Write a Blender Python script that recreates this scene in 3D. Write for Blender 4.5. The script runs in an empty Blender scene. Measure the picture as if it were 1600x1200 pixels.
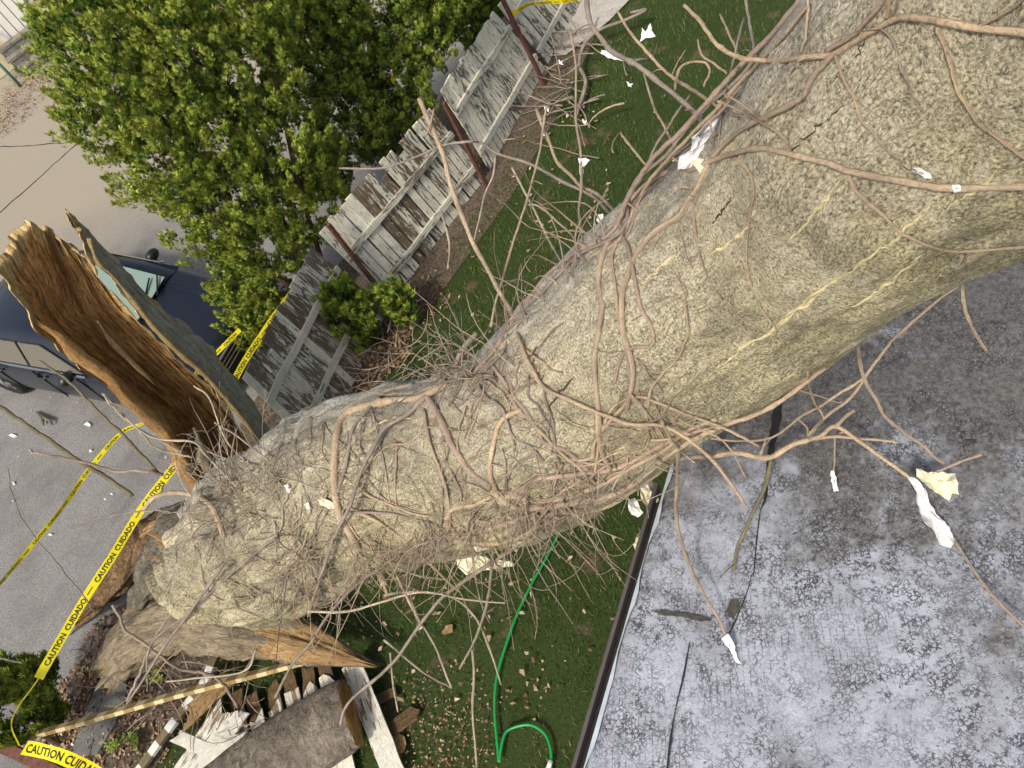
import bpy, bmesh, math, random
import numpy as np
from mathutils import Vector, Matrix, noise
from mathutils.bvhtree import BVHTree
random.seed(7); rng = np.random.default_rng(7)
S = bpy.context.scene; COL = S.collection
# ------------------------------------------------------------------ camera
F = 1200.0; H = 6.8
_n = np.array([480., 820., F]); _n /= np.linalg.norm(_n)
_up = -_n; _Y = np.array([0, 0, 1.]) - _up * _up[2]; _Y /= np.linalg.norm(_Y); _X = np.cross(_Y, _up)
RW = np.stack([_X, _Y, _up])                       # camera vector -> world
CAM = np.array([0, 0, H])
cd = bpy.data.cameras.new('camera'); cam = bpy.data.objects.new('camera', cd); COL.objects.link(cam)
cd.sensor_width = 36; cd.lens = 27.0; cd.clip_start = 0.05; cd.clip_end = 400
M = Matrix.Identity(4)
for i in range(3):
    M[i][0] = RW[i, 0]; M[i][1] = -RW[i, 1]; M[i][2] = -RW[i, 2]; M[i][3] = CAM[i]
cam.matrix_world = M; S.camera = cam
# ------------------------------------------------------------------ sky and sun
SUN_EL, SUN_AZ = 50.0, 228.0      # azimuth of the sun, degrees counter-clockwise from +X
w = bpy.data.worlds.new('World'); S.world = w; w.use_nodes = True
nt = w.node_tree; nt.nodes.clear()
sk = nt.nodes.new('ShaderNodeTexSky'); sk.sky_type = 'NISHITA'; sk.sun_disc = False
sk.sun_elevation = math.radians(SUN_EL); sk.sun_rotation = math.radians(90 - SUN_AZ)
sk.air_density = 1.0; sk.dust_density = 4.0; sk.ozone_density = 1.2
bg = nt.nodes.new('ShaderNodeBackground'); bg.inputs[1].default_value = 0.135
ou = nt.nodes.new('ShaderNodeOutputWorld'); bw = nt.nodes.new('ShaderNodeRGBToBW'); mx = nt.nodes.new('ShaderNodeMix'); mx.data_type = 'RGBA'; mx.clamp_result = False; mx.inputs[0].default_value = .55
nt.links.new(sk.outputs[0], bw.inputs[0]); nt.links.new(sk.outputs[0], mx.inputs[6]); nt.links.new(bw.outputs[0], mx.inputs[7]); nt.links.new(mx.outputs[2], bg.inputs[0]); nt.links.new(bg.outputs[0], ou.inputs[0])
sl = bpy.data.lights.new('sun', 'SUN'); sl.energy = 2.1; sl.angle = math.radians(6); sl.color = (1, .90, .74)
so = bpy.data.objects.new('sun', sl); COL.objects.link(so)
sd = Vector((math.cos(math.radians(SUN_EL)) * math.cos(math.radians(SUN_AZ)), math.cos(math.radians(SUN_EL)) * math.sin(math.radians(SUN_AZ)), math.sin(math.radians(SUN_EL))))
so.rotation_euler = sd.to_track_quat('Z', 'Y').to_euler()
S.view_settings.view_transform = 'Standard'; S.view_settings.look = 'None'; S.view_settings.exposure = 0.55; S.view_settings.gamma = 1
# ------------------------------------------------------------------ placing helpers
def at(px, py, z=0.0):
    d = RW @ np.array([px - 800, py - 600, F]); t = (z - H) / d[2]; return Vector(CAM + t * d)
def Pd(px, py, dep): return Vector(CAM + RW @ np.array([(px - 800) / F, (py - 600) / F, 1]) * dep)
def tag(o, label=None, cat=None, group=None, kind=None):
    if label: o['label'] = label
    if cat: o['category'] = cat
    if group: o['group'] = group
    if kind: o['kind'] = kind
    return o
def empty(name, loc, label, cat, group=None):
    o = bpy.data.objects.new(name, None); COL.objects.link(o); o.location = loc; o.empty_display_size = .1
    return tag(o, label, cat, group)
class MB:
    def __init__(s): s.v = []; s.f = []; s.m = []; s.uv = []; s.n = 0
    def add(s, v, f, m=0, uv=None):
        v = np.asarray(v, float).reshape(-1, 3); b = s.n; s.v.append(v); s.n += len(v)
        s.f += [tuple(i + b for i in q) for q in f]; s.m += [m] * len(f) if isinstance(m, int) else list(m)
        s.uv.append(np.zeros((len(v), 2)) if uv is None else np.asarray(uv, float))
        return s
    def tube(s, pts, rad, n=7, m=0, cap=True, uvs=1.0):
        P = [Vector(p) for p in pts]; k = len(P)
        R = [rad] * k if isinstance(rad, (int, float)) else list(rad)
        t = [(P[min(i + 1, k - 1)] - P[max(i - 1, 0)]).normalized() for i in range(k)]
        a = t[0].orthogonal().normalized(); V = []; U = []; L = 0
        for i in range(k):
            a = (a - t[i] * a.dot(t[i])); a = a.normalized() if a.length > 1e-6 else t[i].orthogonal().normalized()
            b = t[i].cross(a)
            if i: L += (P[i] - P[i - 1]).length
            for j in range(n):
                q = 2 * math.pi * j / n; V.append(P[i] + (a * math.cos(q) + b * math.sin(q)) * R[i]); U.append((j / n, L * uvs))
        Fc = [(i * n + j, i * n + (j + 1) % n, (i + 1) * n + (j + 1) % n, (i + 1) * n + j) for i in range(k - 1) for j in range(n)]
        if cap: Fc += [tuple(range(n - 1, -1, -1)), tuple((k - 1) * n + j for j in range(n))]
        return s.add([tuple(x) for x in V], Fc, m, U)
    def hexa(s, c, m=0):   # 8 corners: bottom loop 4, top loop 4
        return s.add([tuple(x) for x in c], [(3, 2, 1, 0), (4, 5, 6, 7), (0, 1, 5, 4), (1, 2, 6, 5), (2, 3, 7, 6), (3, 0, 4, 7)], m)
    def beam(s, p0, p1, wd, th, side, m=0):  # board from p0 to p1, wd along 'side', th along the third axis
        p0 = Vector(p0); p1 = Vector(p1); d = (p1 - p0).normalized(); side = Vector(side); side = (side - d * side.dot(d)).normalized(); n = d.cross(side)
        a = side * wd / 2; b = n * th / 2
        return s.hexa([p0 - a - b, p0 + a - b, p0 + a + b, p0 - a + b, p1 - a - b, p1 + a - b, p1 + a + b, p1 - a + b], m)
    def build(s, name, mats, parent=None, smooth=False, origin=None):
        V = np.concatenate(s.v) if s.v else np.zeros((0, 3))
        if parent is not None: off = np.array(WL(parent))
        else:
            off = np.array(origin) if origin is not None else np.array([V[:, 0].mean(), V[:, 1].mean(), V[:, 2].min()])
        me = bpy.data.meshes.new(name); me.from_pydata((V - off).tolist(), [], s.f)
        for m_ in (mats if isinstance(mats, (list, tuple)) else [mats]): me.materials.append(m_)
        me.polygons.foreach_set('material_index', s.m)
        U = np.concatenate(s.uv); li = np.zeros(len(me.loops), int); me.loops.foreach_get('vertex_index', li)
        l = me.uv_layers.new(name='UVMap'); l.data.foreach_set('uv', U[li].ravel())
        if smooth: me.polygons.foreach_set('use_smooth', [True] * len(me.polygons))
        me.update()
        o = bpy.data.objects.new(name, me); COL.objects.link(o)
        if parent is not None: o.parent = parent
        else: o.location = off
        return o
def WL(o):
    v = Vector(o.location)
    while o.parent: o = o.parent; v += o.location
    return v
def spline(p, n):      # Catmull-Rom through rows of p
    p = np.asarray(p, float); k = len(p)
    if k == 2: return p[0] + (p[1] - p[0]) * np.linspace(0, 1, n)[:, None]
    q = np.vstack([2 * p[0] - p[1], p, 2 * p[-1] - p[-2]]); out = []
    for u in np.linspace(0, k - 1 - 1e-9, n):
        i = int(u); t = u - i; a, b, c, d = q[i:i + 4]
        out.append(.5 * (2 * b + (c - a) * t + (2 * a - 5 * b + 4 * c - d) * t * t + (3 * b - a - 3 * c + d) * t ** 3))
    return np.array(out)
def h3(ix, iy, iz):
    n = (ix * 374761393 + iy * 668265263 + iz * 2147483647 * 3 + 12345).astype(np.int64) & 0xffffffff
    n = ((n ^ (n >> 13)) * 1274126177) & 0xffffffff; return ((n ^ (n >> 16)) & 0xffff) / 65535.0
def vn(p):             # value noise -1..1
    p = np.asarray(p, float); i = np.floor(p).astype(np.int64); f = p - i; f = f * f * (3 - 2 * f); r = 0
    for a in (0, 1):
        for b in (0, 1):
            for c in (0, 1):
                wgt = (f[:, 0] if a else 1 - f[:, 0]) * (f[:, 1] if b else 1 - f[:, 1]) * (f[:, 2] if c else 1 - f[:, 2])
                r = r + wgt * h3(i[:, 0] + a, i[:, 1] + b, i[:, 2] + c)
    return r * 2 - 1
def fbm(p, o=4):
    p = np.asarray(p, float); r = 0; a = 1
    for k in range(o): r = r + a * vn(p + 17.3 * k); p = p * 2.03; a *= .5
    return r
# ------------------------------------------------------------------ materials
class NT:
    def __init__(s, name):
        s.mat = bpy.data.materials.new(name); s.mat.use_nodes = True; s.t = s.mat.node_tree; s.t.nodes.clear()
        s.out = s.t.nodes.new('ShaderNodeOutputMaterial'); s.b = s.t.nodes.new('ShaderNodeBsdfPrincipled'); s.t.links.new(s.b.outputs[0], s.out.inputs[0])
        s.tc = s.t.nodes.new('ShaderNodeTexCoord')
    def put(s, inp, v):
        if isinstance(v, bpy.types.NodeSocket): s.t.links.new(v, inp)
        elif v is not None:
            if isinstance(v, tuple) and len(v) == 3 and inp.type == 'RGBA': v = v + (1,)
            inp.default_value = v
    def co(s, kind='Object', sc=(1, 1, 1), loc=None, rot=(0, 0, 0)):
        m = s.t.nodes.new('ShaderNodeMapping'); s.t.links.new(s.tc.outputs[kind], m.inputs[0]); m.inputs[3].default_value = sc; m.inputs[2].default_value = rot
        if loc is not None: s.put(m.inputs[1], loc)
        return m.outputs[0]
    def noise(s, co, sc, det=4, rough=.55, dist=0, out=0):
        n = s.t.nodes.new('ShaderNodeTexNoise'); s.t.links.new(co, n.inputs['Vector']); n.inputs['Scale'].default_value = sc; n.inputs['Detail'].default_value = det
        n.inputs['Roughness'].default_value = rough; n.inputs['Distortion'].default_value = dist; return n.outputs[out]
    def vor(s, co, sc, feat='F1', out=0, rnd=1):
        n = s.t.nodes.new('ShaderNodeTexVoronoi'); n.feature = feat; s.t.links.new(co, n.inputs['Vector']); n.inputs['Scale'].default_value = sc; n.inputs['Randomness'].default_value = rnd; return n.outputs[out]
    def ramp(s, v, *st):
        n = s.t.nodes.new('ShaderNodeValToRGB'); s.put(n.inputs[0], v); e = n.color_ramp.elements
        while len(e) > 1: e.remove(e[-1])
        for i, (p, c) in enumerate(st):
            c = (c, c, c) if isinstance(c, (int, float)) else c
            q = e[0] if i == 0 else e.new(p); q.position = p; q.color = tuple(c) + (1,)
        return n.outputs[0]
    def mix(s, f, a, b, mode='MIX'):
        n = s.t.nodes.new('ShaderNodeMix'); n.data_type = 'RGBA'; n.blend_type = mode; n.clamp_factor = True
        s.put(n.inputs[0], f); s.put(n.inputs[6], a); s.put(n.inputs[7], b); return n.outputs[2]
    def math(s, op, a, b=None, c=None):
        n = s.t.nodes.new('ShaderNodeMath'); n.operation = op; s.put(n.inputs[0], a)
        if b is not None: s.put(n.inputs[1], b)
        if c is not None: s.put(n.inputs[2], c)
        return n.outputs[0]
    def sep(s, v):
        n = s.t.nodes.new('ShaderNodeSeparateXYZ'); s.t.links.new(v, n.inputs[0]); return n.outputs
    def rand(s):
        n = s.t.nodes.new('ShaderNodeObjectInfo'); return n.outputs['Random']
    def rvec(s, k=37.0):
        n = s.t.nodes.new('ShaderNodeCombineXYZ'); r = s.math('MULTIPLY', s.rand(), k); s.put(n.inputs[0], r); s.put(n.inputs[1], s.math('MULTIPLY', r, 1.7)); return n.outputs[0]
    def bump(s, h, strength=.5, dist=.01, nrm=None):
        n = s.t.nodes.new('ShaderNodeBump'); s.put(n.inputs['Height'], h); n.inputs['Strength'].default_value = strength; n.inputs['Distance'].default_value = dist
        if nrm is not None: s.put(n.inputs['Normal'], nrm)
        return n.outputs[0]
    def done(s, col, rough=.8, nrm=None, metal=0, spec=.4, **kw):
        s.put(s.b.inputs['Base Color'], col); s.put(s.b.inputs['Roughness'], rough); s.put(s.b.inputs['Metallic'], metal); s.put(s.b.inputs['Specular IOR Level'], spec)
        if nrm is not None: s.put(s.b.inputs['Normal'], nrm)
        for k, v in kw.items(): s.put(s.b.inputs[k.replace('_', ' ')], v)
        return s.mat
def simple(name, col, rough=.7, var=.25, sc=20, metal=0, spec=.4, bump=.2):
    n = NT(name); c = n.co('Object', loc=n.rvec()); v = n.noise(c, sc, 5)
    dk = tuple(x * (1 - var) for x in col); lt = tuple(min(1, x * (1 + var)) for x in col)
    return n.done(n.ramp(v, (.3, dk), (.7, lt)), rough, n.bump(v, bump, .004), metal, spec)
def m_asphalt():
    n = NT('asphalt'); c = n.co(); big = n.noise(c, .5, 4); sp = n.noise(c, 70, 3, .7); v = n.vor(c, 110, 'F1', 1)
    col = n.mix(n.ramp(sp, (.35, 0), (.66, 1)), (.06, .058, .06), (.27, .262, .25))
    col = n.mix(n.ramp(v, (.2, 0), (.95, .5)), col, (.36, .35, .34))
    col = n.mix(n.ramp(n.noise(c, 1.3, 6, .65), (.45, 0), (.65, .5)), col, (.10, .095, .09))
    tan = n.mix(n.ramp(sp, (.3, 0), (.75, 1)), (.24, .205, .155), (.37, .325, .255))
    tan = n.mix(n.ramp(big, (.35, .35), (.65, 0)), tan, (.27, .255, .23))
    y = n.sep(n.tc.outputs['Object'])[1]; yy = n.math('ADD', y, n.math('MULTIPLY', n.noise(c, .8, 3), 1.2))
    far = n.ramp(n.math('MULTIPLY', yy, .05), (.60, 0), (.74, 1))
    col = n.mix(far, col, tan)
    return n.done(col, .85, n.bump(sp, .4, .006), spec=.3)
def m_lawn():
    n = NT('lawn_soil'); c = n.co(); a = n.noise(c, 2.2, 5); b = n.noise(c, 40, 4, .7)
    col = n.mix(n.ramp(b, (.3, 0), (.7, 1)), (.018, .030, .008), (.045, .07, .018))
    soil = n.mix(n.ramp(b, (.3, 0), (.7, 1)), (.07, .048, .032), (.17, .12, .085))
    col = n.mix(n.ramp(a, (.58, 0), (.68, .8)), col, soil)
    return n.done(col, .95, n.bump(b, .5, .02), spec=.2)
def m_bark():
    n = NT('bark_smooth'); uv = n.tc.outputs['UV']; c = n.co('Object')
    u = n.sep(uv)[0]
    cs = n.co('UV', (6.5, 1, 1))                  # metres around, metres along
    fine = n.noise(n.co('UV', (3.6, 1.0, 1)), 88, 5, .75, .5); mid = n.noise(n.co('UV', (3.6, .7, 1)), 24, 5, .7, .8)
    big = n.noise(c, 1.6, 4); str_ = n.noise(n.co('UV', (18, .45, 1)), 2.4, 5, .62, .3)
    col = n.mix(n.ramp(fine, (.34, 0), (.60, 1)), (.12, .103, .074), (.62, .555, .43))
    olive = n.mix(n.ramp(fine, (.38, 0), (.62, 1)), (.115, .10, .048), (.60, .53, .30))
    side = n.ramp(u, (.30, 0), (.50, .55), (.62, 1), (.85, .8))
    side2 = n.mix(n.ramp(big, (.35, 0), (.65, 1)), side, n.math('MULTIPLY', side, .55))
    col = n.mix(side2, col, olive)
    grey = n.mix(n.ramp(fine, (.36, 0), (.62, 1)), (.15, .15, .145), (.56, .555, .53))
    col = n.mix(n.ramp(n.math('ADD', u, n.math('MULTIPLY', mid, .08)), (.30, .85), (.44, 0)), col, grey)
    col = n.mix(n.ramp(str_, (.62, 0), (.65, .45), (.70, .8)), col, (.70, .61, .37))
    pat = n.noise(c, 2.3, 6, .7); col = n.mix(n.ramp(pat, (.42, .38), (.52, 0)), col, (.085, .078, .06)); col = n.mix(n.ramp(n.noise(c, 5.5, 5, .7), (.56, 0), (.66, .35)), col, (.70, .66, .54))
    moss = n.noise(c, 3.3, 5, .7); col = n.mix(n.ramp(moss, (.60, 0), (.72, .35)), col, (.30, .27, .08))
    pit = n.vor(n.co('UV', (3.6, .8, 1)), 21, 'F1', 0); col = n.mix(n.ramp(pit, (.03, .8), (.10, 0)), col, (.03, .025, .02))
    crk = n.noise(n.co('UV', (3.6, .5, 1)), 9, 6, .75, 1.6); cm = n.ramp(n.math('ABSOLUTE', n.math('SUBTRACT', crk, .5)), (.0, .75), (.010, 0))
    col = n.mix(cm, col, (.035, .03, .02))
    hgt = n.math('ADD', n.math('MULTIPLY', mid, .8), n.math('ADD', n.math('MULTIPLY', fine, .8), n.math('MULTIPLY', cm, -.35)))
    return n.done(col, .88, n.bump(hgt, .85, .017), spec=.25)
def m_wood(name, dark, light, warm, sc=1.0, axis='UV', stretch=(14, 1.2, 1)):
    n = NT(name); c = n.co(axis, stretch); a = n.noise(c, 6 * sc, 6, .7, .6); b = n.noise(n.co('Object'), 3.5, 4); d = n.noise(n.co('Object'), 30, 5, .7)
    col = n.ramp(a, (.32, dark), (.5, warm), (.68, light)); col = n.mix(n.ramp(b, (.40, .45), (.60, 0)), col, n.mix(.35, dark, warm))
    col = n.mix(n.ramp(d, (.34, .6), (.46, 0)), col, tuple(x * .5 for x in dark))
    return n.done(col, .9, n.bump(n.math('ADD', a, n.math('MULTIPLY', d, .7)), 1, .03), spec=.2)
def m_paint(name, paint=(.66, .64, .56), peel=.5, wood=(.16, .13, .09)):
    n = NT(name); rv = n.rvec(); c = n.co('UV', (16, 2.4, 1), loc=rv); a = n.noise(c, 2.0, 7, .72, .5); r = n.rand(); w_ = n.noise(n.co('UV', (60, 3, 1), loc=rv), 2, 5, .6)
    wd = n.ramp(w_, (.3, tuple(x * .45 for x in wood)), (.7, tuple(x * 1.5 for x in wood)))
    wd = n.mix(n.ramp(n.noise(n.co('Object'), 1.2, 3), (.4, 0), (.65, .6)), wd, (.19, .185, .17))
    fc = n.noise(n.co('UV', (30, 3.2, 1), loc=rv), 2.6, 6, .75, .3); ckp = n.ramp(n.math('ABSOLUTE', n.math('SUBTRACT', fc, .5)), (0, .75), (.012, 0))
    pt = n.mix(n.ramp(n.noise(n.co('Object', loc=rv), 9, 4), (.35, .5), (.7, 0)), paint, tuple(x * .62 for x in paint))
    th = n.math('ADD', a, n.math('MULTIPLY', n.math('SUBTRACT', r, .5), .16)); th = n.math('ADD', th, n.math('MULTIPLY', n.math('SUBTRACT', n.noise(n.co('Object'), .9, 2), .5), .45))
    m = n.math('MULTIPLY', n.ramp(th, (peel, 0), (peel + .02, 1)), n.math('SUBTRACT', 1.0, ckp))
    return n.done(n.mix(m, wd, pt), .75, n.bump(m, .6, .004), spec=.3)
def m_roof(g0=(0, 0), gd=(0, 1)):
    n = NT('aluminium_roof_coating'); c = n.co(); b1 = n.noise(c, 1.15, 6, .62, .5); b2 = n.noise(c, 4, 5, .65); b3 = n.noise(c, .75, 4)
    xyz = n.sep(n.tc.outputs['Object'])
    # worn away towards the tree; sky sheen painted into the colour towards the wall
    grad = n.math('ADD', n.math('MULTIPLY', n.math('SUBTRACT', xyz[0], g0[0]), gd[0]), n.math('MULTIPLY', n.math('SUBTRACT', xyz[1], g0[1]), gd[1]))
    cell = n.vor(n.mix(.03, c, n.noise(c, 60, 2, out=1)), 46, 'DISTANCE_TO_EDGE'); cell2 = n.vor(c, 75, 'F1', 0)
    wear_sheen = n.math('ADD', n.math('MULTIPLY', n.math('SUBTRACT', b1, .5), 4.2), n.math('MULTIPLY', n.math('SUBTRACT', n.noise(c, 11, 5, .7), .5), 1.3)); wear_sheen = n.math('ADD', n.math('ADD', wear_sheen, .5), n.math('MINIMUM', n.math('MAXIMUM', grad, -.7), .22))
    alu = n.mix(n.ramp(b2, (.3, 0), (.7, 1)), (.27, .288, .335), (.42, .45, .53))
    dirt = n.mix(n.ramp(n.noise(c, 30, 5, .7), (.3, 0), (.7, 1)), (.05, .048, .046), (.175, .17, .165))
    base = n.mix(n.ramp(wear_sheen, (.05, 0), (.38, .42), (.50, .62), (.78, 1)), dirt, alu)
    zone = n.ramp(n.noise(c, 2.6, 6, .7), (.42, 1), (.60, .25)); zn2 = n.ramp(b1, (.46, .9), (.66, .3))
    wc = n.mix(.05, c, n.noise(c, 38, 3, out=1)); cr1 = n.vor(wc, 44, 'DISTANCE_TO_EDGE'); ck = n.ramp(cr1, (0, 1), (.08, .95), (.17, 0)); gate = n.ramp(n.noise(c, 13, 4, .7), (.42, 0), (.52, 1))
    base = n.mix(n.math('MULTIPLY', n.math('MULTIPLY', ck, gate), n.math('MULTIPLY', zone, .9)), base, (.022, .022, .026))
    fd = n.ramp(n.noise(c, 38, 5, .75), (.37, 1), (.42, 0)); base = n.mix(n.math('MULTIPLY', fd, zn2), base, (.028, .027, .03))
    fl = n.ramp(n.noise(c, 95, 4, .7), (.62, 0), (.67, .8)); base = n.mix(n.math('MULTIPLY', fl, zone), base, (.44, .45, .48))
    # reinforcing mesh ghosting through
    gr = n.sep(n.co('Object', rot=(0, 0, .52))); w1 = n.math('MULTIPLY', n.math('SUBTRACT', n.noise(c, 14, 3), .5), 1.6)
    gx = n.ramp(n.math('ABSOLUTE', n.math('SINE', n.math('ADD', n.math('MULTIPLY', gr[0], 92.), w1))), (.0, 1), (.30, 0)); gy = n.ramp(n.math('ABSOLUTE', n.math('SINE', n.math('ADD', n.math('MULTIPLY', gr[1], 150.), w1))), (.0, .7), (.26, 0)); g = n.math('MAXIMUM', gx, gy)
    gm = n.ramp(n.noise(c, 1.15, 4, .6), (.54, 0), (.62, .85))
    base = n.mix(n.math('MULTIPLY', n.math('MULTIPLY', g, gm), n.ramp(n.noise(c, 22, 4, .7), (.42, 0), (.56, 1))), base, (.035, .035, .042))
    wet = n.ramp(b3, (.35, .42), (.65, .62))
    return n.done(base, wet, n.bump(n.math('ADD', n.math('MULTIPLY', cr1, 1.5), n.noise(c, 25, 5, .7)), .3, .005), metal=n.ramp(wear_sheen, (.45, 0), (.85, .15)), spec=.5)
MT = {}
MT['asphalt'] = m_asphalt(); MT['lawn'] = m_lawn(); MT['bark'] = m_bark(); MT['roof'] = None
MT['rot'] = m_wood('rotten_heartwood', (.19, .08, .025), (.95, .68, .34), (.68, .38, .14), .9)
MT['fresh'] = m_wood('torn_fresh_wood', (.46, .30, .11), (.88, .72, .42), (.72, .52, .24), 1.5)
MT['roughbark'] = m_wood('rough_bark', (.06, .052, .042), (.32, .28, .22), (.17, .15, .115), .9, 'Object', (5, 5, 1.2))
MT['picket'] = m_paint('peeling_white_paint', (.88, .84, .70), peel=.41)
MT['rail'] = m_paint('peeling_rail_paint', (.70, .67, .56), .38, (.17, .15, .12))
MT['whiteboard'] = m_paint('white_board_paint', (.70, .68, .60), .37, (.2, .15, .1))
MT['redpost'] = simple('red_brown_post', (.13, .052, .038), .75, .4, 25)
MT['vine'] = None
# ------------------------------------------------------------------ ground
def sheet(name, poly, z, mat, kind='structure', sub=0):
    mb = MB(); mb.add([(p[0], p[1], z) for p in poly], [tuple(range(len(poly)))]); o = mb.build(name, mat, origin=(0, 0, 0)); tag(o, kind=kind); return o
sheet('ground', [(-60, -40), (80, -40), (80, 90), (-60, 90)], -.02, MT['lawn'])
# fence line passes through these ground points
FL = [(-9.0, 1.0), (-5.5, 3.65), (-2.6, 6.1), (-1.2, 7.2), (1.0, 8.6), (2.7, 10.05), (5.2, 12.6), (9, 16.5)]
edge = [(-12, -1.0), (-9.2, 1.6), (-6.35, 4.15), (-5.55, 4.95), (-4.9, 5.65), (-3.9, 6.4), (-2.2, 8.0), (0, 9.9), (1.8, 11.6), (4.4, 14.2), (8, 18.5), (20, 32)]
sheet('driveway', edge + [(20, 60), (-30, 60), (-30, -1)], -.012, MT['asphalt'])
# strip of soil and litter along the driveway
n = NT('litter_soil'); c = n.co(); a = n.noise(c, 24, 5, .75); b = n.vor(c, 45, 'F1', 1)
col = n.mix(n.ramp(a, (.35, 0), (.65, 1)), (.028, .022, .016), (.19, .155, .12)); col = n.mix(n.ramp(b, (.3, 0), (1, .5)), col, (.17, .11, .07))
MT['litter'] = n.done(col, .95, n.bump(n.math('ADD', a, b), .8, .02), spec=.2)
inner = [(FL[i][0] + .35, FL[i][1] - .35) for i in range(len(FL))]
sheet('soil_strip', inner + [(20, 32)] + edge[::-1][1:], -.008, MT['litter'])
# ------------------------------------------------------------------ grass
def in_poly(x, y, poly):
    r = np.zeros(len(x), bool); k = len(poly)
    for i in range(k):
        x1, y1 = poly[i]; x2, y2 = poly[(i + 1) % k]
        c_ = ((y1 > y) != (y2 > y)) & (x < (x2 - x1) * (y - y1) / (y2 - y1 + 1e-12) + x1); r ^= c_
    return r
def fast_mesh(name, V, faces_n, nv, mats, mi=None, kind=None, parent=None, origin=(0, 0, 0)):
    # V: (k*nv,3) array, every face uses nv consecutive vertices
    k = len(V) // nv; me = bpy.data.meshes.new(name); me.vertices.add(len(V)); me.loops.add(len(V)); me.polygons.add(k)
    me.vertices.foreach_set('co', (V - np.array(origin)).astype(np.float32).ravel()); me.loops.foreach_set('vertex_index', np.arange(len(V), dtype=np.int32))
    me.polygons.foreach_set('loop_start', np.arange(0, len(V), nv, dtype=np.int32))
    for m_ in mats: me.materials.append(m_)
    if mi is not None: me.polygons.foreach_set('material_index', mi.astype(np.int32))
    me.update(calc_edges=True); o = bpy.data.objects.new(name, me); COL.objects.link(o)
    if parent is not None: o.parent = parent
    else: o.location = origin
    if kind: o['kind'] = kind
    return o
DIRT = [(*at(700, 1150)[:2], .75), (*at(690, 1215)[:2], .8), (*at(600, 560)[:2], .45), (*at(330, 1080)[:2], .7), (*at(770, 960)[:2], .22), (*at(870, 1140)[:2], .16), (*at(560, 590)[:2], .5), (*at(450, 700)[:2], .8), (*at(800, 820)[:2], .5), (*at(250, 1150)[:2], .8)]
def dirtness(x, y):
    d = np.zeros(len(x)); q = fbm(np.stack([x * 2.5, y * 2.5, x * 0], 1), 3) * .35
    for dx, dy, r in DIRT: d = np.maximum(d, 1.6 - np.hypot(x - dx, y - dy) / r + q)
    return d
def grass():
    N = 330000; x = rng.uniform(-6, 9, N); y = rng.uniform(-.5, 15, N)
    # only what the lens could see plus a margin to each side
    v = np.stack([x, y, -np.full(N, H)], 1) @ RW; px = 800 + F * v[:, 0] / v[:, 2]; py = 600 + F * v[:, 1] / v[:, 2]
    ok = (px > -250) & (px < 1450) & (py > -250) & (py < 1450) & in_poly(x, y, [(p[0] + .1, p[1] - .1) for p in FL] + [(9, -3), (-9, -3)])
    d = dirtness(x, y); ok &= (d + rng.uniform(-.25, .25, N) < .75)
    clump = fbm(np.stack([x * 3, y * 3, x * 0 + 5], 1), 3); ok &= rng.uniform(0, 1, N) < np.clip(.75 + clump * .5, .25, 1)
    x, y, clump = x[ok], y[ok], clump[ok]; N = len(x); h = rng.uniform(.025, .06, N) * (1 + .35 * clump); a = rng.uniform(0, 2 * np.pi, N); b = rng.uniform(0, 2 * np.pi, N)
    w_ = rng.uniform(.0022, .0045, N); ln = rng.uniform(.2, 1.1, N) * h
    V = np.zeros((N, 3, 3)); V[:, 0] = np.stack([x - np.cos(a) * w_, y - np.sin(a) * w_, x * 0 - .015], 1); V[:, 1] = np.stack([x + np.cos(a) * w_, y + np.sin(a) * w_, x * 0 - .015], 1)
    V[:, 2] = np.stack([x + np.cos(b) * ln, y + np.sin(b) * ln, h], 1)
    tone = fbm(np.stack([x * 1.1, y * 1.1, x * 0 + 9], 1), 3) * .5 + rng.uniform(-.45, .45, N)
    mi = np.where(rng.uniform(0, 1, N) < .05 + .25 * np.clip(fbm(np.stack([x * .9, y * .9, x * 0 + 31], 1), 3) - .35, 0, 1), 3, np.where(tone > .25, 2, np.where(tone < -.15, 0, 1)))
    dp = at(868, 1150, 0); dr = np.hypot(x - dp.x, y - dp.y); mi = np.where((dr < .30 + .08 * clump) & (rng.uniform(0, 1, N) < .85), 3, mi)
    ms = []
    for nm, c_ in (('grass_dark', (.045, .085, .016)), ('grass_mid', (.075, .125, .026)), ('grass_light', (.14, .19, .048)), ('grass_dry', (.28, .22, .11))):
        n = NT(nm); ms.append(n.done(c_, .7, spec=.25))
    return fast_mesh('grass', V.reshape(-1, 3), N, 3, ms, mi, 'stuff')
grass()
# ------------------------------------------------------------------ fallen trunk
ST = [(318, 822, 296, 926, .48, 6.2), (334, 792, 318, 958, .60, 6.12), (352, 760, 350, 978, .65, 6.05), (380, 724, 408, 982, .67, 5.98), (440, 675, 500, 945, .66, 5.8), (510, 628, 590, 897, .65, 5.5), (600, 603, 670, 876, .63, 5.2), (690, 584, 760, 862, .61, 4.95), (770, 540, 880, 832, .60, 4.62), (840, 475, 970, 775, .59, 4.28), (910, 395, 1060, 712, .58, 3.96), (985, 310, 1170, 643, .57, 3.62), (1060, 245, 1280, 575, .56, 3.36), (1140, 160, 1400, 500, .55, 3.07), (1210, 75, 1510, 440, .54, 2.76), (1270, -20, 1640, 365, .53, 2.42)]
ax = []; rd = []
for (ax_, ay, bx, by, r, d) in ST:
    ax.append(Pd((ax_ + bx) / 2, (ay + by) / 2, d)); rd.append(math.hypot(ax_ - bx, ay - by) / 2 * d / F * .985)
dv = (ax[-1] - ax[-3]).normalized()
for q in (.5, 1.2, 2.2, 3.4): ax.append(ax[len(ST) - 1] + dv * q + Vector((.12, -.02, 0)) * q); rd.append(rd[len(ST) - 1] - .01 * q)
NL, NA = 620, 256
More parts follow.
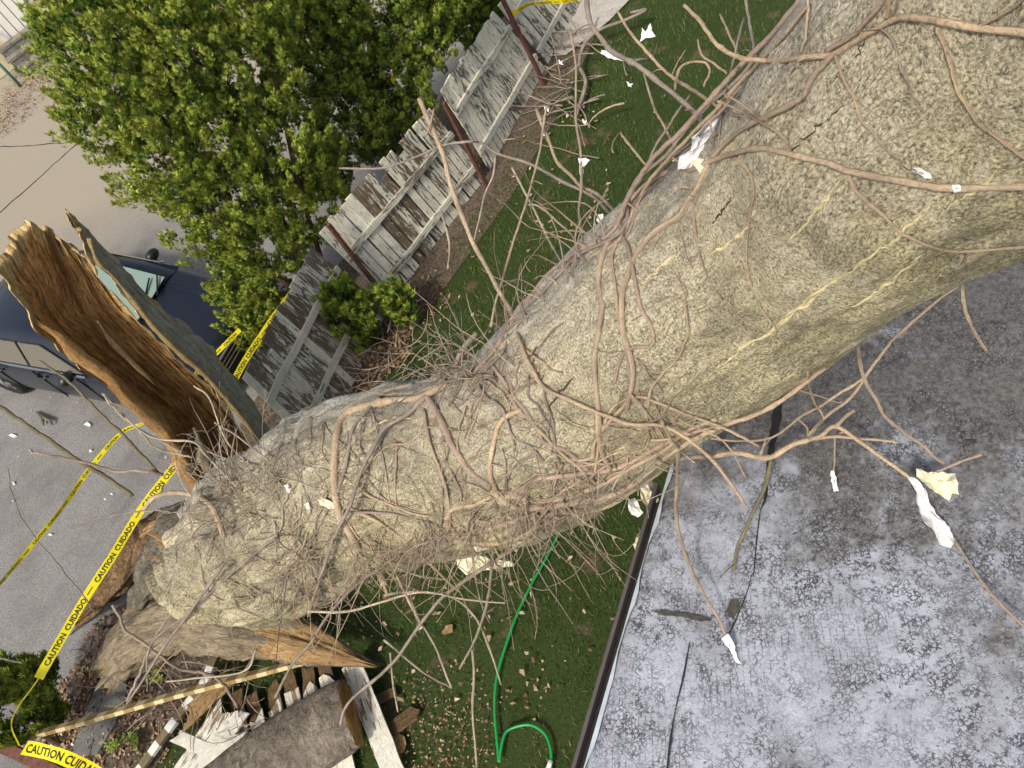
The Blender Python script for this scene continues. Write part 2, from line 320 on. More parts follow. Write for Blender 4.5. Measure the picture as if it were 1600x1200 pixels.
axp = spline(ax, NL); rdp = spline(np.array(rd)[:, None].repeat(3, 1), NL)[:, 0]
for _ in range(2): axp[3:-3] = sum(axp[3 + k:NL - 3 + k] for k in range(-3, 4)) / 7
seg = np.r_[0, np.cumsum(np.linalg.norm(np.diff(axp, axis=0), axis=1))]
tg = np.gradient(axp, axis=0); tg /= np.linalg.norm(tg, axis=1)[:, None]
toc = CAM - axp; toc /= np.linalg.norm(toc, axis=1)[:, None]
e1 = toc - tg * (toc * tg).sum(1)[:, None]; e1 /= np.linalg.norm(e1, axis=1)[:, None]; e2 = np.cross(tg, e1)   # e1 faces the garden side viewer, e2 the upper left flank
ang = np.linspace(0, 2 * np.pi, NA, endpoint=False)
dirs = e1[:, None] * np.cos(ang + np.pi)[None, :, None] + e2[:, None] * np.sin(ang + np.pi)[None, :, None]
surf = axp[:, None] + dirs * rdp[:, None, None]
Q = surf.reshape(-1, 3); s_ = np.repeat(seg, NA); aa = np.tile(ang, NL)
cyl = np.stack([np.cos(aa) * 1.2, np.sin(aa) * 1.2, s_ * 1.0], 1)
disp = .020 * fbm(cyl * 1.6, 3) + .012 * fbm(cyl * np.array([5, 5, 4.]), 4) + .006 * fbm(cyl * np.array([14, 14, 9.]), 3)
low = np.clip(1.6 - s_ / 1.6, 0, 1)                       # lumpier towards the butt
disp += low * .035 * fbm(cyl * 3.2 + 3, 3) + low * .045 * fbm(cyl * np.array([5.5, 5.5, .8]) + 11, 3)
# swollen girdles where vine strangled the wood
for sg, wd_, am in ((.85, .09, .035), (1.55, .07, .03), (2.3, .10, .03), (3.05, .12, .025)):
    disp += am * np.exp(-((s_ - sg - .10 * np.sin(aa * 1 + sg * 3) - .05 * fbm(cyl * 2, 2)) / wd_) ** 2) - am * .9 * np.exp(-((s_ - sg - .16 - .10 * np.sin(aa + sg * 3)) / (wd_ * .45)) ** 2)
# ragged butt
rag = np.zeros_like(s_); b_ = s_ < .5
Q = Q + dirs.reshape(-1, 3) * disp[:, None]
jag = .16 * fbm(np.stack([np.cos(aa) * 2.5, np.sin(aa) * 2.5, aa * 0], 1), 3) + .06 * vn(np.stack([np.cos(aa) * 9, np.sin(aa) * 9, aa * 0], 1))
Q = Q - np.repeat(tg, NA, 0) * (jag * np.clip(1 - s_ / .45, 0, 1))[:, None]
faces = [(i * NA + j, i * NA + (j + 1) % NA, (i + 1) * NA + (j + 1) % NA, (i + 1) * NA + j) for i in range(NL - 1) for j in range(NA)]
uvv = np.stack([aa / (2 * np.pi), s_], 1)
trunk = MB().add(Q, faces, 0, uvv)
TB = BVHTree.FromPolygons([tuple(p) for p in Q], faces)
tr_root = empty('fallen_tree', tuple(axp[60]), 'huge fallen tree trunk with grey-olive bark leaning across the lawn onto the flat roof', 'tree trunk')
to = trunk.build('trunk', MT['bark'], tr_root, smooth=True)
# torn wood filling the butt end
mb = MB(); k = 14; V = []; U = []
for i in range(k):
    f_ = i / (k - 1)
    for j in range(NA):
        p = axp[2] + (Q[j + 2 * NA] - axp[2]) * (1 - f_) * .985; p = p + tg[2] * (.10 + .25 * f_ * vn(np.array([[np.cos(ang[j]) * 3 * (1 - f_), np.sin(ang[j]) * 3 * (1 - f_), f_ * 2]]))[0] + .12 * vn(np.array([[np.cos(ang[j]) * 12 * (1 - f_), np.sin(ang[j]) * 12 * (1 - f_), 1]]))[0]); V.append(p); U.append((np.cos(ang[j]) * (1 - f_), np.sin(ang[j]) * (1 - f_)))
mb.add(V, [(i * NA + j, (i + 1) * NA + j, (i + 1) * NA + (j + 1) % NA, i * NA + (j + 1) % NA) for i in range(k - 1) for j in range(NA)], 0, U)
mb.build('torn_butt_wood', MT['rot'], tr_root, smooth=True)
mb = MB(); mb.add(list(Q[-NA:]), [tuple(range(NA))], 0, [(math.cos(a) * .5, math.sin(a) * .5) for a in ang]); mb.build('upper_cut_face', MT['fresh'], tr_root)
# ------------------------------------------------------------------ garage with flat roof
RZ = 2.5
e0, e1_ = at(912, 1200, RZ), at(1044, 740, RZ); ed = (e1_ - e0).normalized(); nd = Vector((ed.y, -ed.x, 0))   # nd points into the roof
A0 = e0 - ed * 1.6; A1 = e0 + ed * 4.3; B0 = A0 + nd * 6.5; B1 = A1 + nd * 6.5
gar = empty('garage', (A0 + B1) / 2 * 1 - Vector((0, 0, RZ)), 'garage with a flat roof of worn silvery coating under the leaning trunk', 'garage')
def prism(poly, z0, z1, name, mat, parent, topgrid=None):
    mb = MB(); k = len(poly); v = [(p[0], p[1], z0) for p in poly] + [(p[0], p[1], z1) for p in poly]
    mb.add(v, [tuple(range(k))[::-1], tuple(range(k, 2 * k))] + [(i, (i + 1) % k, k + (i + 1) % k, k + i) for i in range(k)]); return mb.build(name, mat, parent)
def inset(a0, a1, b1, b0, d):
    e = (a1 - a0).normalized(); nn = (b0 - a0).normalized(); return [a0 + e * d + nn * d, a1 - e * d + nn * d, b1 - e * d - nn * d, b0 + e * d - nn * d]
n = NT('cream_siding'); z = n.sep(n.tc.outputs['Object'])[2]; sw = n.math('FRACT', n.math('MULTIPLY', z, 9.0)); gcol = n.mix(n.ramp(n.noise(n.co(), 6, 4), (.3, 0), (.7, 1)), (.55, .52, .42), (.66, .63, .53))
MT['siding'] = n.done(n.mix(n.ramp(sw, (0, .6), (.06, 0)), gcol, (.15, .14, .11)), .6, n.bump(sw, .6, .02))
poly = inset(A0, A1, B1, B0, .18)
if (poly[1] - poly[0]).cross(poly[2] - poly[1]).z < 0: poly = poly[::-1]
prism(poly, 0, RZ - .12, 'wall', MT['siding'], gar)
# roof deck: gently uneven top
mb = MB(); NU, NV = 150, 190; V = []; 
for i in range(NU + 1):
    for j in range(NV + 1):
        p = A0 + (A1 - A0) * (i / NU) + (B0 - A0) * (j / NV); V.append((p.x, p.y, RZ))
V = np.array(V); V[:, 2] += .012 * fbm(V * np.array([1.3, 1.3, 1]), 4) + .003 * fbm(V * np.array([9, 9, 1.]), 3)
# lifted edge lap
dist = (V[:, 0] - A0.x) * nd.x + (V[:, 1] - A0.y) * nd.y
V[:, 2] += -.02 * np.exp(-(dist / .03) ** 2) + .010 * np.exp(-((dist - .10 - .02 * vn(V * 6)) / .02) ** 2)
FQ = [(i * (NV + 1) + j, (i + 1) * (NV + 1) + j, (i + 1) * (NV + 1) + j + 1, i * (NV + 1) + j + 1) for i in range(NU) for j in range(NV)]
if np.cross(V[FQ[0][1]] - V[FQ[0][0]], V[FQ[0][2]] - V[FQ[0][1]])[2] < 0: FQ = [q[::-1] for q in FQ]
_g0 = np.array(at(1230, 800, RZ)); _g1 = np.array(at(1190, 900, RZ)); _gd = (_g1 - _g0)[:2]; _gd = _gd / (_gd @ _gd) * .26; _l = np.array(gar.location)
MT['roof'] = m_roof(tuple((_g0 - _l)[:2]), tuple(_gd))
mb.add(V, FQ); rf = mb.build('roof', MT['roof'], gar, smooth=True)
poly = [A0, A1, B1, B0]
if (poly[1] - poly[0]).cross(poly[2] - poly[1]).z < 0: poly = poly[::-1]
prism(poly, RZ - .12, RZ - .045, 'roof_deck', MT['rail'], gar)
# gutter along the left edge
MT['gutter'] = simple('brown_gutter_metal', (.085, .070, .068), .35, .12, 6, 0, .5); MT['gutter_in'] = simple('gutter_bottom', (.016, .015, .014), .8, .4, 30)
mb = MB(); prof = [(0, -.02), (0, -.10), (-.040, -.10), (-.046, -.005), (-.066, -.005), (-.066, -.02), (-.056, -.022), (-.050, -.115), (.008, -.115), (.008, -.02)]
Pq = [[A0 + ed * L + nd * u + Vector((0, 0, v + .0)) for (u, v) in prof] for L in (0.0, 1.6, 2.6, 3.25)]
V = [tuple(p + Vector((0, 0, .0))) for r in Pq for p in r]; k = len(prof)
mb.add(V, [(i * k + j, i * k + (j + 1) % k, (i + 1) * k + (j + 1) % k, (i + 1) * k + j) for i in range(3) for j in range(k)])
gt = mb.build('gutter', MT['gutter'], gar)
mb = MB(); a = A0 - nd * .022 + Vector((0, 0, -.088)); mb.beam(a, a + ed * 3.2, .036, .02, nd); mb.build('gutter_bottom', MT['gutter_in'], gt)  # near-black strip along the bottom of the gutter channel
MT['trim'] = simple('bare_aluminium_edge', (.55, .62, .68), .35, .12, 12, .3, .5)
mb = MB(); V = []
for i in range(60):
    a = A0 + ed * (4.2 * i / 59); w_ = .018 + .012 * float(vn(np.array([[i * .45, 2, 0]]))[0]); V += [tuple(a + Vector((0, 0, .004))), tuple(a + nd * w_ + Vector((0, 0, .012)))]
mb.add(V, [(2 * i, 2 * i + 2, 2 * i + 3, 2 * i + 1) for i in range(59)]); mb.build('edge_trim', MT['trim'], gar)
# open seams in the roof sheet
MT['tar'] = simple('tar_seam', (.012, .012, .013), .6, .3, 20)
def ribbon(pts, wds, lift, mat, name, parent, z=RZ):
    mb = MB(); c = spline([(*p, w_) for p, w_ in zip(pts, wds)], len(pts) * 5); V = []
    for i, q in enumerate(c):
        p = at(q[0], q[1], z); t = Vector(at(*c[min(i + 1, len(c) - 1)][:2], z) - at(*c[max(0, i - 1)][:2], z)).normalized(); s = Vector((t.y, -t.x, 0)); hw = q[2] / F * (H - z) * .64 * (1 + .35 * vn(np.array([[i * .9, q[0], 0]]))[0])
        V += [tuple(p + s * hw + Vector((0, 0, lift))), tuple(p - s * hw + Vector((0, 0, lift)))]
    k = len(c); fs = [(2 * i, 2 * i + 1, 2 * i + 3, 2 * i + 2) for i in range(k - 1)]
    if (Vector(V[1]) - Vector(V[0])).cross(Vector(V[3]) - Vector(V[1])).z < 0: fs = [f[::-1] for f in fs]
    mb.add(V, fs); return mb.build(name, mat, parent)
ribbon([(1215, 612), (1214, 650), (1206, 700), (1200, 740), (1196, 780), (1188, 800)], [12, 11, 8, 4, 3, 1], .016, MT['tar'], 'open_seam', rf)
ribbon([(1188, 800), (1182, 850), (1178, 900)], [1.2, 1.6, .8], .016, MT['tar'], 'open_seam', rf)
ribbon([(1078, 1005), (1068, 1060), (1056, 1110), (1048, 1160), (1042, 1215)], [1.5, 2.2, 1.0, 2.4, 1.6], .016, MT['tar'], 'open_seam', rf)
# ------------------------------------------------------------------ picket fence
MT['worn'] = m_paint('nearly_bare_picket_paint', (.74, .71, .62), .50, (.15, .105, .06))
MT['stain'] = simple('roof_stain', (.05, .046, .038), .8, .5, 30)
ribbon([(1022, 956), (1045, 960), (1070, 963), (1095, 968), (1112, 970)], [2, 6, 5, 6, 2], .016, MT['stain'], 'stain', rf)
ribbon([(1146, 938), (1147, 948), (1144, 960), (1147, 968)], [5, 14, 12, 3], .017, MT['stain'], 'stain', rf)
ribbon([(1130, 1010), (1150, 970), (1168, 925), (1174, 900)], [1, 1.6, 1.2, .6], .016, MT['tar'], 'open_seam', rf)
fence = empty('picket_fence', (-.84, 7.56, 0), 'white picket fence with heavily peeling paint leaning between lawn and driveway', 'fence')
def panel(BL, BR, TL, TR, npk, r1, r2, seed, worn=0.):
    R_ = random.Random(seed); BL, BR, TL, TR = [Vector(p) for p in (BL, BR, TL, TR)]
    for i in range(npk):
        f_ = (i + .5) / npk; b = BL.lerp(BR, f_); t = TL.lerp(TR, f_); al = (BR - BL).lerp(TR - TL, .5).normalized(); wd = (BR - BL).length / npk * R_.uniform(.74, .84)
        j = R_.uniform(-.010, .010); t = t + al * R_.uniform(-.012, .012) + (t - b).normalized() * R_.uniform(-.03, .02); b = b + al * j
        if R_.random() < .06: t = b.lerp(t, R_.uniform(.86, .95))
        up_ = (t - b).normalized(); nn = al.cross(up_).normalized(); mb = MB(); K = 14; V = []; U = []; tw = R_.uniform(-.004, .004)
        ph = R_.random() * 50; ou_ = R_.random() * 9
        for q in range(K + 1):
            c_ = b.lerp(t, q / K); hw = wd / 2 * (1 + .05 * float(vn(np.array([[q * .8, ph, 0]]))[0])); bow = nn * (.012 * float(vn(np.array([[q * .25, ph, 3]]))[0]))
            for (sx, sy) in ((-1, -1), (1, -1), (1, 1), (-1, 1)):
                V.append(c_ + al * sx * hw + nn * (sy * .009 + sx * tw * q / K) + bow); U.append((ou_ + sx * .045 + sy * .005, q / K * 1.4 + ou_))
        if True:  # slightly broken top edge
            for q in range(4): V[-4 + q] = V[-4 + q] + up_ * R_.uniform(-.012, .012)
        fs = [(4 * q + j_, 4 * q + (j_ + 1) % 4, 4 * q + 4 + (j_ + 1) % 4, 4 * q + 4 + j_) for q in range(K) for j_ in range(4)] + [(3, 2, 1, 0), (4 * K, 4 * K + 1, 4 * K + 2, 4 * K + 3)]
        mb.add([tuple(x) for x in V], fs, 0, U); mb.build('picket', MT['worn'] if R_.random() < worn else MT['picket'], fence)
    for r, wd in ((r1, .085), (r2, .085)):
        a = BL.lerp(TL, r); b = BR.lerp(TR, r); up_ = (TL - BL).normalized(); nn = (b - a).normalized().cross(up_).normalized()
        if nn.y > 0: nn = -nn
        a2 = a + nn * .032; b2 = b + nn * .032; mb = MB(); K = 12; V = []; U = []; ph = R_.random() * 40
        for q in range(K + 1):
            c_ = a2.lerp(b2, q / K) + up_ * (.012 * float(vn(np.array([[q * .5, ph, 0]]))[0]))
            for (sx, sy) in ((-1, -1), (1, -1), (1, 1), (-1, 1)): V.append(c_ + up_ * sx * wd / 2 * (1 + .06 * float(vn(np.array([[q * 1., ph, 7]]))[0])) + nn * sy * .019); U.append((ph + sx * .045 + sy * .02, q / K * 2.1 + ph))
        fs = [(4 * q + j_, 4 * q + (j_ + 1) % 4, 4 * q + 4 + (j_ + 1) % 4, 4 * q + 4 + j_) for q in range(K) for j_ in range(4)] + [(3, 2, 1, 0), (4 * K, 4 * K + 1, 4 * K + 2, 4 * K + 3)]
        mb.add([tuple(x) for x in V], fs, 0, U); mb.build('rail', MT['rail'], fence)
panel(at(500, 715, 0), at(605, 482, 0), at(376, 590, 1.35), at(487, 388, 1.4), 18, .30, .70, 1, .75)
panel(at(609, 476, 0), at(759, 276, 0), at(497, 362, 1.4), at(672, 168, 1.45), 17, .20, .66, 2, .6)
panel(at(764, 266, 0), at(852, 106, 0), at(688, 142, 1.42), at(772, 18, 1.4), 17, .24, .74, 3)
panel(at(855, 100, 0), at(940, -50, 0), at(777, 8, 1.4), at(850, -130, 1.4), 15, .24, .76, 4)
for (b, t, z) in (((612, 482), (507, 350), 1.5), ((760, 300), (688, 160), 1.5), ((850, 140), (780, 0), 1.55)):
    mb = MB(); p = at(*b, -.1); q = at(*t, z); q = Vector((p.x + (q.x - p.x) * .25, p.y + (q.y - p.y) * .25, z)) if False else q
    sh = Vector((.30, -.36, 0)).normalized() * .055; mb.beam(p + sh, q + sh, .048, .048, Vector((.78, .62, 0))); mb.build('post', MT['redpost'], fence)

def joint(a, b, wd):
    p = at(*a); q = at(*b); d = (q - p).normalized(); s = Vector((d.y, -d.x, 0)) * wd; N_ = 24; mb = MB(); V = []
    for i in range(N_ + 1):
        c = p.lerp(q, i / N_) + s * (2.5 * float(vn(np.array([[i * .7, a[0], 0]]))[0])); w_ = 1 + .5 * float(vn(np.array([[i * 1.3, a[0], 5]]))[0]); V += [(c.x - s.x * w_, c.y - s.y * w_, -.006), (c.x + s.x * w_, c.y + s.y * w_, -.006)]
    mb.add(V, [(2 * i, 2 * i + 1, 2 * i + 3, 2 * i + 2) for i in range(N_)]); o = mb.build('driveway_joint', MT['tar'], origin=(0, 0, 0)); o['kind'] = 'structure'
joint((-60, 384), (150, 198), .014); joint((-40, 232), (125, 221), .010)

# splinters around the torn butt
R_ = random.Random(9)
for k in range(34):
    j = R_.randrange(NA); p = Vector(Q[j + NA * R_.randrange(0, 6)]); inw = (Vector(axp[2]) - p) * R_.uniform(.0, .35); d = (-Vector(tg[2]) + Vector((R_.gauss(0, .28), R_.gauss(0, .28), R_.gauss(-.1, .25)))).normalized(); L = R_.uniform(.10, .38)
    mb = MB(); p = p + inw; side = d.orthogonal().normalized(); r = R_.uniform(.012, .04); pts = [p - d * .15, p, p + d * L * .5 + side * R_.uniform(-.02, .02), p + d * L]; mb.tube(spline([tuple(q) for q in pts], 14), list(np.linspace(r, r * .12, 14) * (1 + .3 * np.array([vn(np.array([[i * .9, k, 0.]]))[0] for i in range(14)]))), 5)
    mb.build('splinter', MT['rot'] if k % 3 else MT['fresh'], tr_root)
# ------------------------------------------------------------------ standing broken stump
def vp(px, py, base):       # point on the pixel's ray at the horizontal distance of 'base'
    d = RW @ np.array([px - 800, py - 600, F]); h = np.array([base[0], base[1]]); h = h / np.linalg.norm(h); t = (base[0] * h[0] + base[1] * h[1]) / (d[0] * h[0] + d[1] * h[1]); return Vector(CAM + t * d)
sb = at(366, 705, 1.25); sb = Vector((sb.x, sb.y, 0)); stp = vp(98, 432, sb)
view = Vector((-sb.x, -sb.y, 0)).normalized(); rgt = Vector((view.y, -view.x, 0)) * -1
if (RW.T @ np.array(rgt))[0] < 0: rgt = -rgt
lean = (Vector((stp.x, stp.y, 0)) - sb) / stp.z
stump = empty('broken_stump', tuple(sb), 'tall hollow broken stump with orange rotten heartwood standing beside the parked car', 'tree stump')
ZT = stp.z
MT['stumpbark'] = m_wood('grey_stump_bark', (.22, .205, .165), (.66, .61, .50), (.45, .415, .33), .9, 'Object', (5, 5, 1.2)); MT['palebark_'] = m_wood('pale_strip_bark', (.16, .13, .09), (.48, .42, .32), (.32, .27, .19), 1.0)
def lerpc(pts, t):
    p = np.asarray(pts, float); k = len(p) - 1; L = np.r_[0, np.cumsum(np.linalg.norm(np.diff(p, axis=0), axis=1))]; L /= L[-1]; return np.array([np.interp(t, L, p[:, 0]), np.interp(t, L, p[:, 1])])
vw = np.array(view)
def plate(name, Lc, Rc, depf, thick, nr, nc, topoff, rough, mats, parent, seed, rimw=3, back='bark'):
    V = []; U = []
    for i in range(nr + 1):
        t = i / nr; l = lerpc(Lc, t); r = lerpc(Rc, t)
        for j in range(nc + 1):
            g = j / nc; q = l * (1 - g) + r * g; o_ = np.array([np.interp(g, [k[0] for k in topoff], [k[1] for k in topoff]), np.interp(g, [k[0] for k in topoff], [k[2] for k in topoff])]) * t ** 7
            q = q + o_; w_ = float(min(g, 1 - g) < .001); V.append((q[0], q[1], depf(g, t))); U.append((g * .9, t * 4.2))
    V = np.array(V); U = np.array(U); g = U[:, 0] / .9; t = U[:, 1] / 4.2; uu = np.stack([g * 3 + seed, t * 2.2, g * 0], 1)
    edge = (np.clip(1 - np.minimum(g, 1 - g) / .06, 0, 1)); V[:, 0] += edge * 7 * fbm(uu * np.array([.5, 9, 1.]), 3) * np.where(g < .5, 1, .7); V[:, 1] += edge * 4 * fbm(uu * np.array([.5, 12, 1.]) + 5, 3)
    topm = np.clip(1 - (1 - t) / .06, 0, 1); V[:, 0] += topm * -6 * fbm(uu * np.array([5, 1, 1.]), 3); V[:, 1] += topm * -8 * fbm(uu * np.array([7, 1, 1.]) + 3, 3)
    rel = rough * (.9 * fbm(uu * np.array([2.2, .8, 1.]), 4) + .45 * fbm(uu * np.array([6, 1.6, 1.]) + 8, 4) + .30 * fbm(uu * np.array([16, 5, 1.]), 3) + .16 * fbm(uu * np.array([22, 26, 1.]), 2)) * (1 - .6 * edge)
    Fv = []; Bv = []
    for (x, y, d), r_, e in zip(V, rel, edge):
        f_ = vp(x, y, np.array(sb)[:2] + vw[:2] * (d + r_)); Fv.append(np.array(f_)); Bv.append(np.array(f_) - vw * thick * (1 - .6 * e) * (1 + .2 * math.sin(x * .07)))
    Fv = np.array(Fv); Bv = np.array(Bv); k = nc + 1; N = len(Fv); quads = [(i * k + j, i * k + j + 1, (i + 1) * k + j + 1, (i + 1) * k + j) for i in range(nr) for j in range(nc)]
    mi = []
    for i in range(nr):
        for j in range(nc):
            e = min(j, nc - 1 - j) + 5 * float(vn(np.array([[i * .25, j * .1, seed]]))[0]); tp = (nr - 1 - i) + 3 * float(vn(np.array([[j * .35, 5, 2.]]))[0]); mi.append(1 if (e < rimw or tp < 3) else 0)
    rim = []
    for i in range(nr): rim += [(i * k, (i + 1) * k, N + (i + 1) * k, N + i * k), (i * k + nc, N + i * k + nc, N + (i + 1) * k + nc, (i + 1) * k + nc)]
    for j in range(nc): rim.append((nr * k + j, nr * k + j + 1, N + nr * k + j + 1, N + nr * k + j))
    MB().add(np.vstack([Fv, Bv]), quads + rim, mi + [1] * len(rim), np.vstack([U, U])).build(name, mats, parent, smooth=True)
    if back: MB().add(Bv - vw * .004, [q[::-1] for q in quads], 0, U).build(back, MT['roughbark'], parent, smooth=True)
LC = [(345, 830), (300, 765), (265, 695), (230, 652), (200, 628), (150, 592), (95, 550), (62, 522), (45, 498), (36, 470), (14, 450), (-2, 428)]
RC = [(430, 770), (405, 715), (362, 645), (325, 600), (265, 545), (225, 505), (195, 478), (165, 442), (135, 408)]
plate('rotten_heartwood', LC, RC, lambda g, t: -.40 * math.sin(math.pi * min(1, g * 1.02)) ** .8 + .10 * (1 - g) , .10, 150, 90, [(0, 0, 0), (.15, -6, -22), (.30, -4, -58), (.36, 0, -78), (.42, 4, -62), (.7, 2, -42), (1, 0, 0)], .10, [MT['rot'], MT['fresh']], stump, 3.0, 5)
YL = [(440, 775), (425, 720), (400, 690), (362, 640), (325, 597), (300, 570), (265, 540), (225, 500), (195, 462), (160, 420), (137, 398), (124, 362)]
YR = [(470, 770), (462, 715), (430, 680), (395, 625), (357, 575), (332, 542), (300, 520), (275, 498), (240, 468), (205, 430), (160, 385), (135, 362)]
plate('torn_bark_plate', YL, YR, lambda g, t: .16 - .30 * g, .05, 150, 26, [(0, 0, 0), (.5, -12, -16), (1, -28, -30)], .022, [MT['stumpbark'], MT['fresh']], stump, 9.0, 0, None)
YE = [vp(x - 1, y, sb) + view * .17 for x, y in YL]
c = spline([tuple(p) for p in YE], 160); mb = MB(); mb.tube(c + np.array(view)[None] * .01, list(.022 + .014 * fbm(np.stack([np.arange(160) * .12, np.arange(160) * 0, np.arange(160) * 0], 1), 3)), 8); mb.build('pale_torn_edge', MT['fresh'], stump, smooth=True)
# thick curled lip of torn wood on the left rim
def flap(pts, rad, mat, name, parent, nn=16, k=90):
    c = spline(pts, k); r = spline(np.array(rad)[:, None].repeat(3, 1), k)[:, 0]; mb = MB(); mb.tube(c, list(np.abs(r)), nn, 0)
    v = mb.v[0]; cc = np.repeat(c, nn, 0); dv = v - cc; dv *= (1 + .55 * fbm(v * np.array([9, 9, 3.]), 3) + .25 * fbm(v * np.array([26, 26, 6.]), 3))[:, None]; mb.v[0] = cc + dv; return mb.build(name, mat, parent, smooth=True)
flap([vp(x, y, sb) + view * d for x, y, d in ((50, 498, .06), (75, 512, .12), (105, 540, .15), (150, 575, .16), (200, 622, .16), (245, 668, .16), (285, 730, .14), (320, 790, .1))], [.015, .035, .055, .06, .05, .055, .065, .07], MT['rot'], 'curled_torn_lip', stump)
flap([vp(x, y, sb) + view * d for x, y, d in ((150, 500, .02), (175, 535, .03), (215, 575, .03), (240, 600, .02))], [.006, .018, .02, .006], MT['fresh'], 'splinter', stump, 8, 40)
flap([vp(x, y, sb) + view * .24 for x, y in ((282, 652), (300, 690), (322, 735), (335, 775))], [.012, .06, .075, .05], MT['palebark_'], 'loose_bark_strip', stump)
# ------------------------------------------------------------------ car
MT['paint'] = simple('navy_car_paint', (.009, .013, .024), .32, .1, 3, .1, .4, 0); MT['paint'].node_tree.nodes['Principled BSDF'].inputs['Coat Weight'].default_value = .25
def m_plain(name, col, rough=.5, metal=0, spec=.5, **kw):
    n = NT(name); return n.done(col, rough, None, metal, spec, **kw)
MT['glass_w'] = m_plain('windshield_glass', (.24, .33, .29), .06, 0, .9); MT['glass_s'] = m_plain('side_window_glass', (.20, .185, .15), .05, .35, .9)
MT['rubber'] = simple('black_rubber', (.013, .013, .013), .7, .3, 40); MT['chrome'] = m_plain('chrome_trim', (.75, .75, .76), .15, 1); MT['blackpl'] = m_plain('black_plastic', (.010, .010, .011), .4); MT['alloy'] = m_plain('wheel_alloy', (.45, .45, .46), .3, .8); MT['lamp'] = m_plain('headlamp_lens', (.55, .56, .58), .1, .2); MT['paper'] = m_plain('paper_card', (.72, .74, .78), .6)
cu = Vector((.71, -.70, 0)).normalized(); cl = Vector((.70, .71, 0)).normalized(); co_ = Vector((-4.38, 9.28, 0))
def cw(s, l, z): return co_ + cu * s + cl * (l * 1.07) + Vector((0, 0, z))
car = empty('parked_car', tuple(co_), 'dark navy parked car on the driveway behind the broken stump', 'car')
stn = [(2.16, .55, .42, .66, .62), (2.10, .72, .28, .70, .70), (1.9, .82, .20, .74, .77), (1.6, .88, .18, .78, .82), (1.2, .90, .18, .84, .89), (.95, .905, .18, .90, .955), (.8, .91, .18, .93, .99), (.3, .91, .18, .94, .96), (-.6, .91, .18, .95, .97), (-1.5, .91, .18, .96, .98), (-2.0, .89, .18, .97, 1.02), (-2.45, .80, .25, .95, 1.0), (-2.6, .65, .4, .85, .9)]
mb = MB(); V = []; K = 13
for (s, wd, zb, zs, zt) in stn:
    prof = [(0, zb), (.6 * wd, zb), (.96 * wd, zb + .03), (wd, zb + .22), (.985 * wd, zs - .10), (.94 * wd, zs), (.80 * wd, zs + (zt - zs) * .55 + .01), (.55 * wd, zt), (0, zt + .02)]
    ring = prof + [(-a, b) for a, b in prof[-2:0:-1]]
    V += [tuple(cw(s, a, b)) for a, b in ring]; K = len(ring)
fs = [(i * K + j, i * K + (j + 1) % K, (i + 1) * K + (j + 1) % K, (i + 1) * K + j) for i in range(len(stn) - 1) for j in range(K)] + [tuple(range(K))[::-1], tuple((len(stn) - 1) * K + j for j in range(K))]
mb.add(V, fs); body = mb.build('body', MT['paint'], car, smooth=True)
sbm = body.modifiers.new('sub', 'SUBSURF'); sbm.levels = 1; sbm.render_levels = 2
# cabin: windscreen base .9 -> roof
gh = [(.92, .78, .96, .97), (.52, .74, .97, 1.17), (.05, .66, .97, 1.37), (-.5, .645, .98, 1.43), (-1.2, .64, .98, 1.42), (-1.6, .64, .99, 1.36), (-2.2, .70, 1.0, 1.03)]
mb = MB(); V = []
for (s, wr, zb, zt) in gh:
    V += [tuple(cw(s, a, b)) for a, b in ((.86, zb - .03), (wr + .04, zt - .05), (wr * .85, zt), (0, zt + .02), (-wr * .85, zt), (-wr - .04, zt - .05), (-.86, zb - .03))]
K = 7; mb.add(V, [(i * K + j, i * K + j + 1, (i + 1) * K + j + 1, (i + 1) * K + j) for i in range(len(gh) - 1) for j in range(K - 1)]); cab = mb.build('roof', MT['paint'], car, smooth=True)
def quadpart(name, pts, mat, parent, th=.012):
    P_ = [Vector(p) for p in pts]; nn = (P_[1] - P_[0]).cross(P_[2] - P_[0]).normalized()
    if nn.z < 0: nn = -nn
    mb = MB(); k = len(P_); v = [tuple(p + nn * .002) for p in P_] + [tuple(p + nn * (.002 + th)) for p in P_]
    mb.add(v, [tuple(range(k))[::-1], tuple(range(k, 2 * k))] + [(i, (i + 1) % k, k + (i + 1) % k, k + i) for i in range(k)]); return mb.build(name, mat, parent)
ws = quadpart('windshield', [cw(.91, .62, 1.0), cw(.08, .545, 1.37), cw(.06, 0, 1.395), cw(.08, -.545, 1.37), cw(.91, -.62, 1.0), cw(.96, 0, 1.01)], MT['glass_w'], car, .02)
mb = MB(); mb.add([tuple(cw(s, l, z)) for s, l, z in ((.90, .30, 1.036), (.90, .04, 1.042), (.70, .04, 1.135), (.70, .30, 1.125))], [(0, 1, 2, 3)]); mb.build('dash_paper', MT['paper'], ws)
for (a, b) in (((.99, -.05, 1.01), (.80, .52, 1.115)), ((.99, .35, 1.01), (.86, .60, 1.09))):
    mb = MB(); mb.tube([cw(*a), cw(*b)], .012, 6); mb.build('wiper', MT['blackpl'], ws)
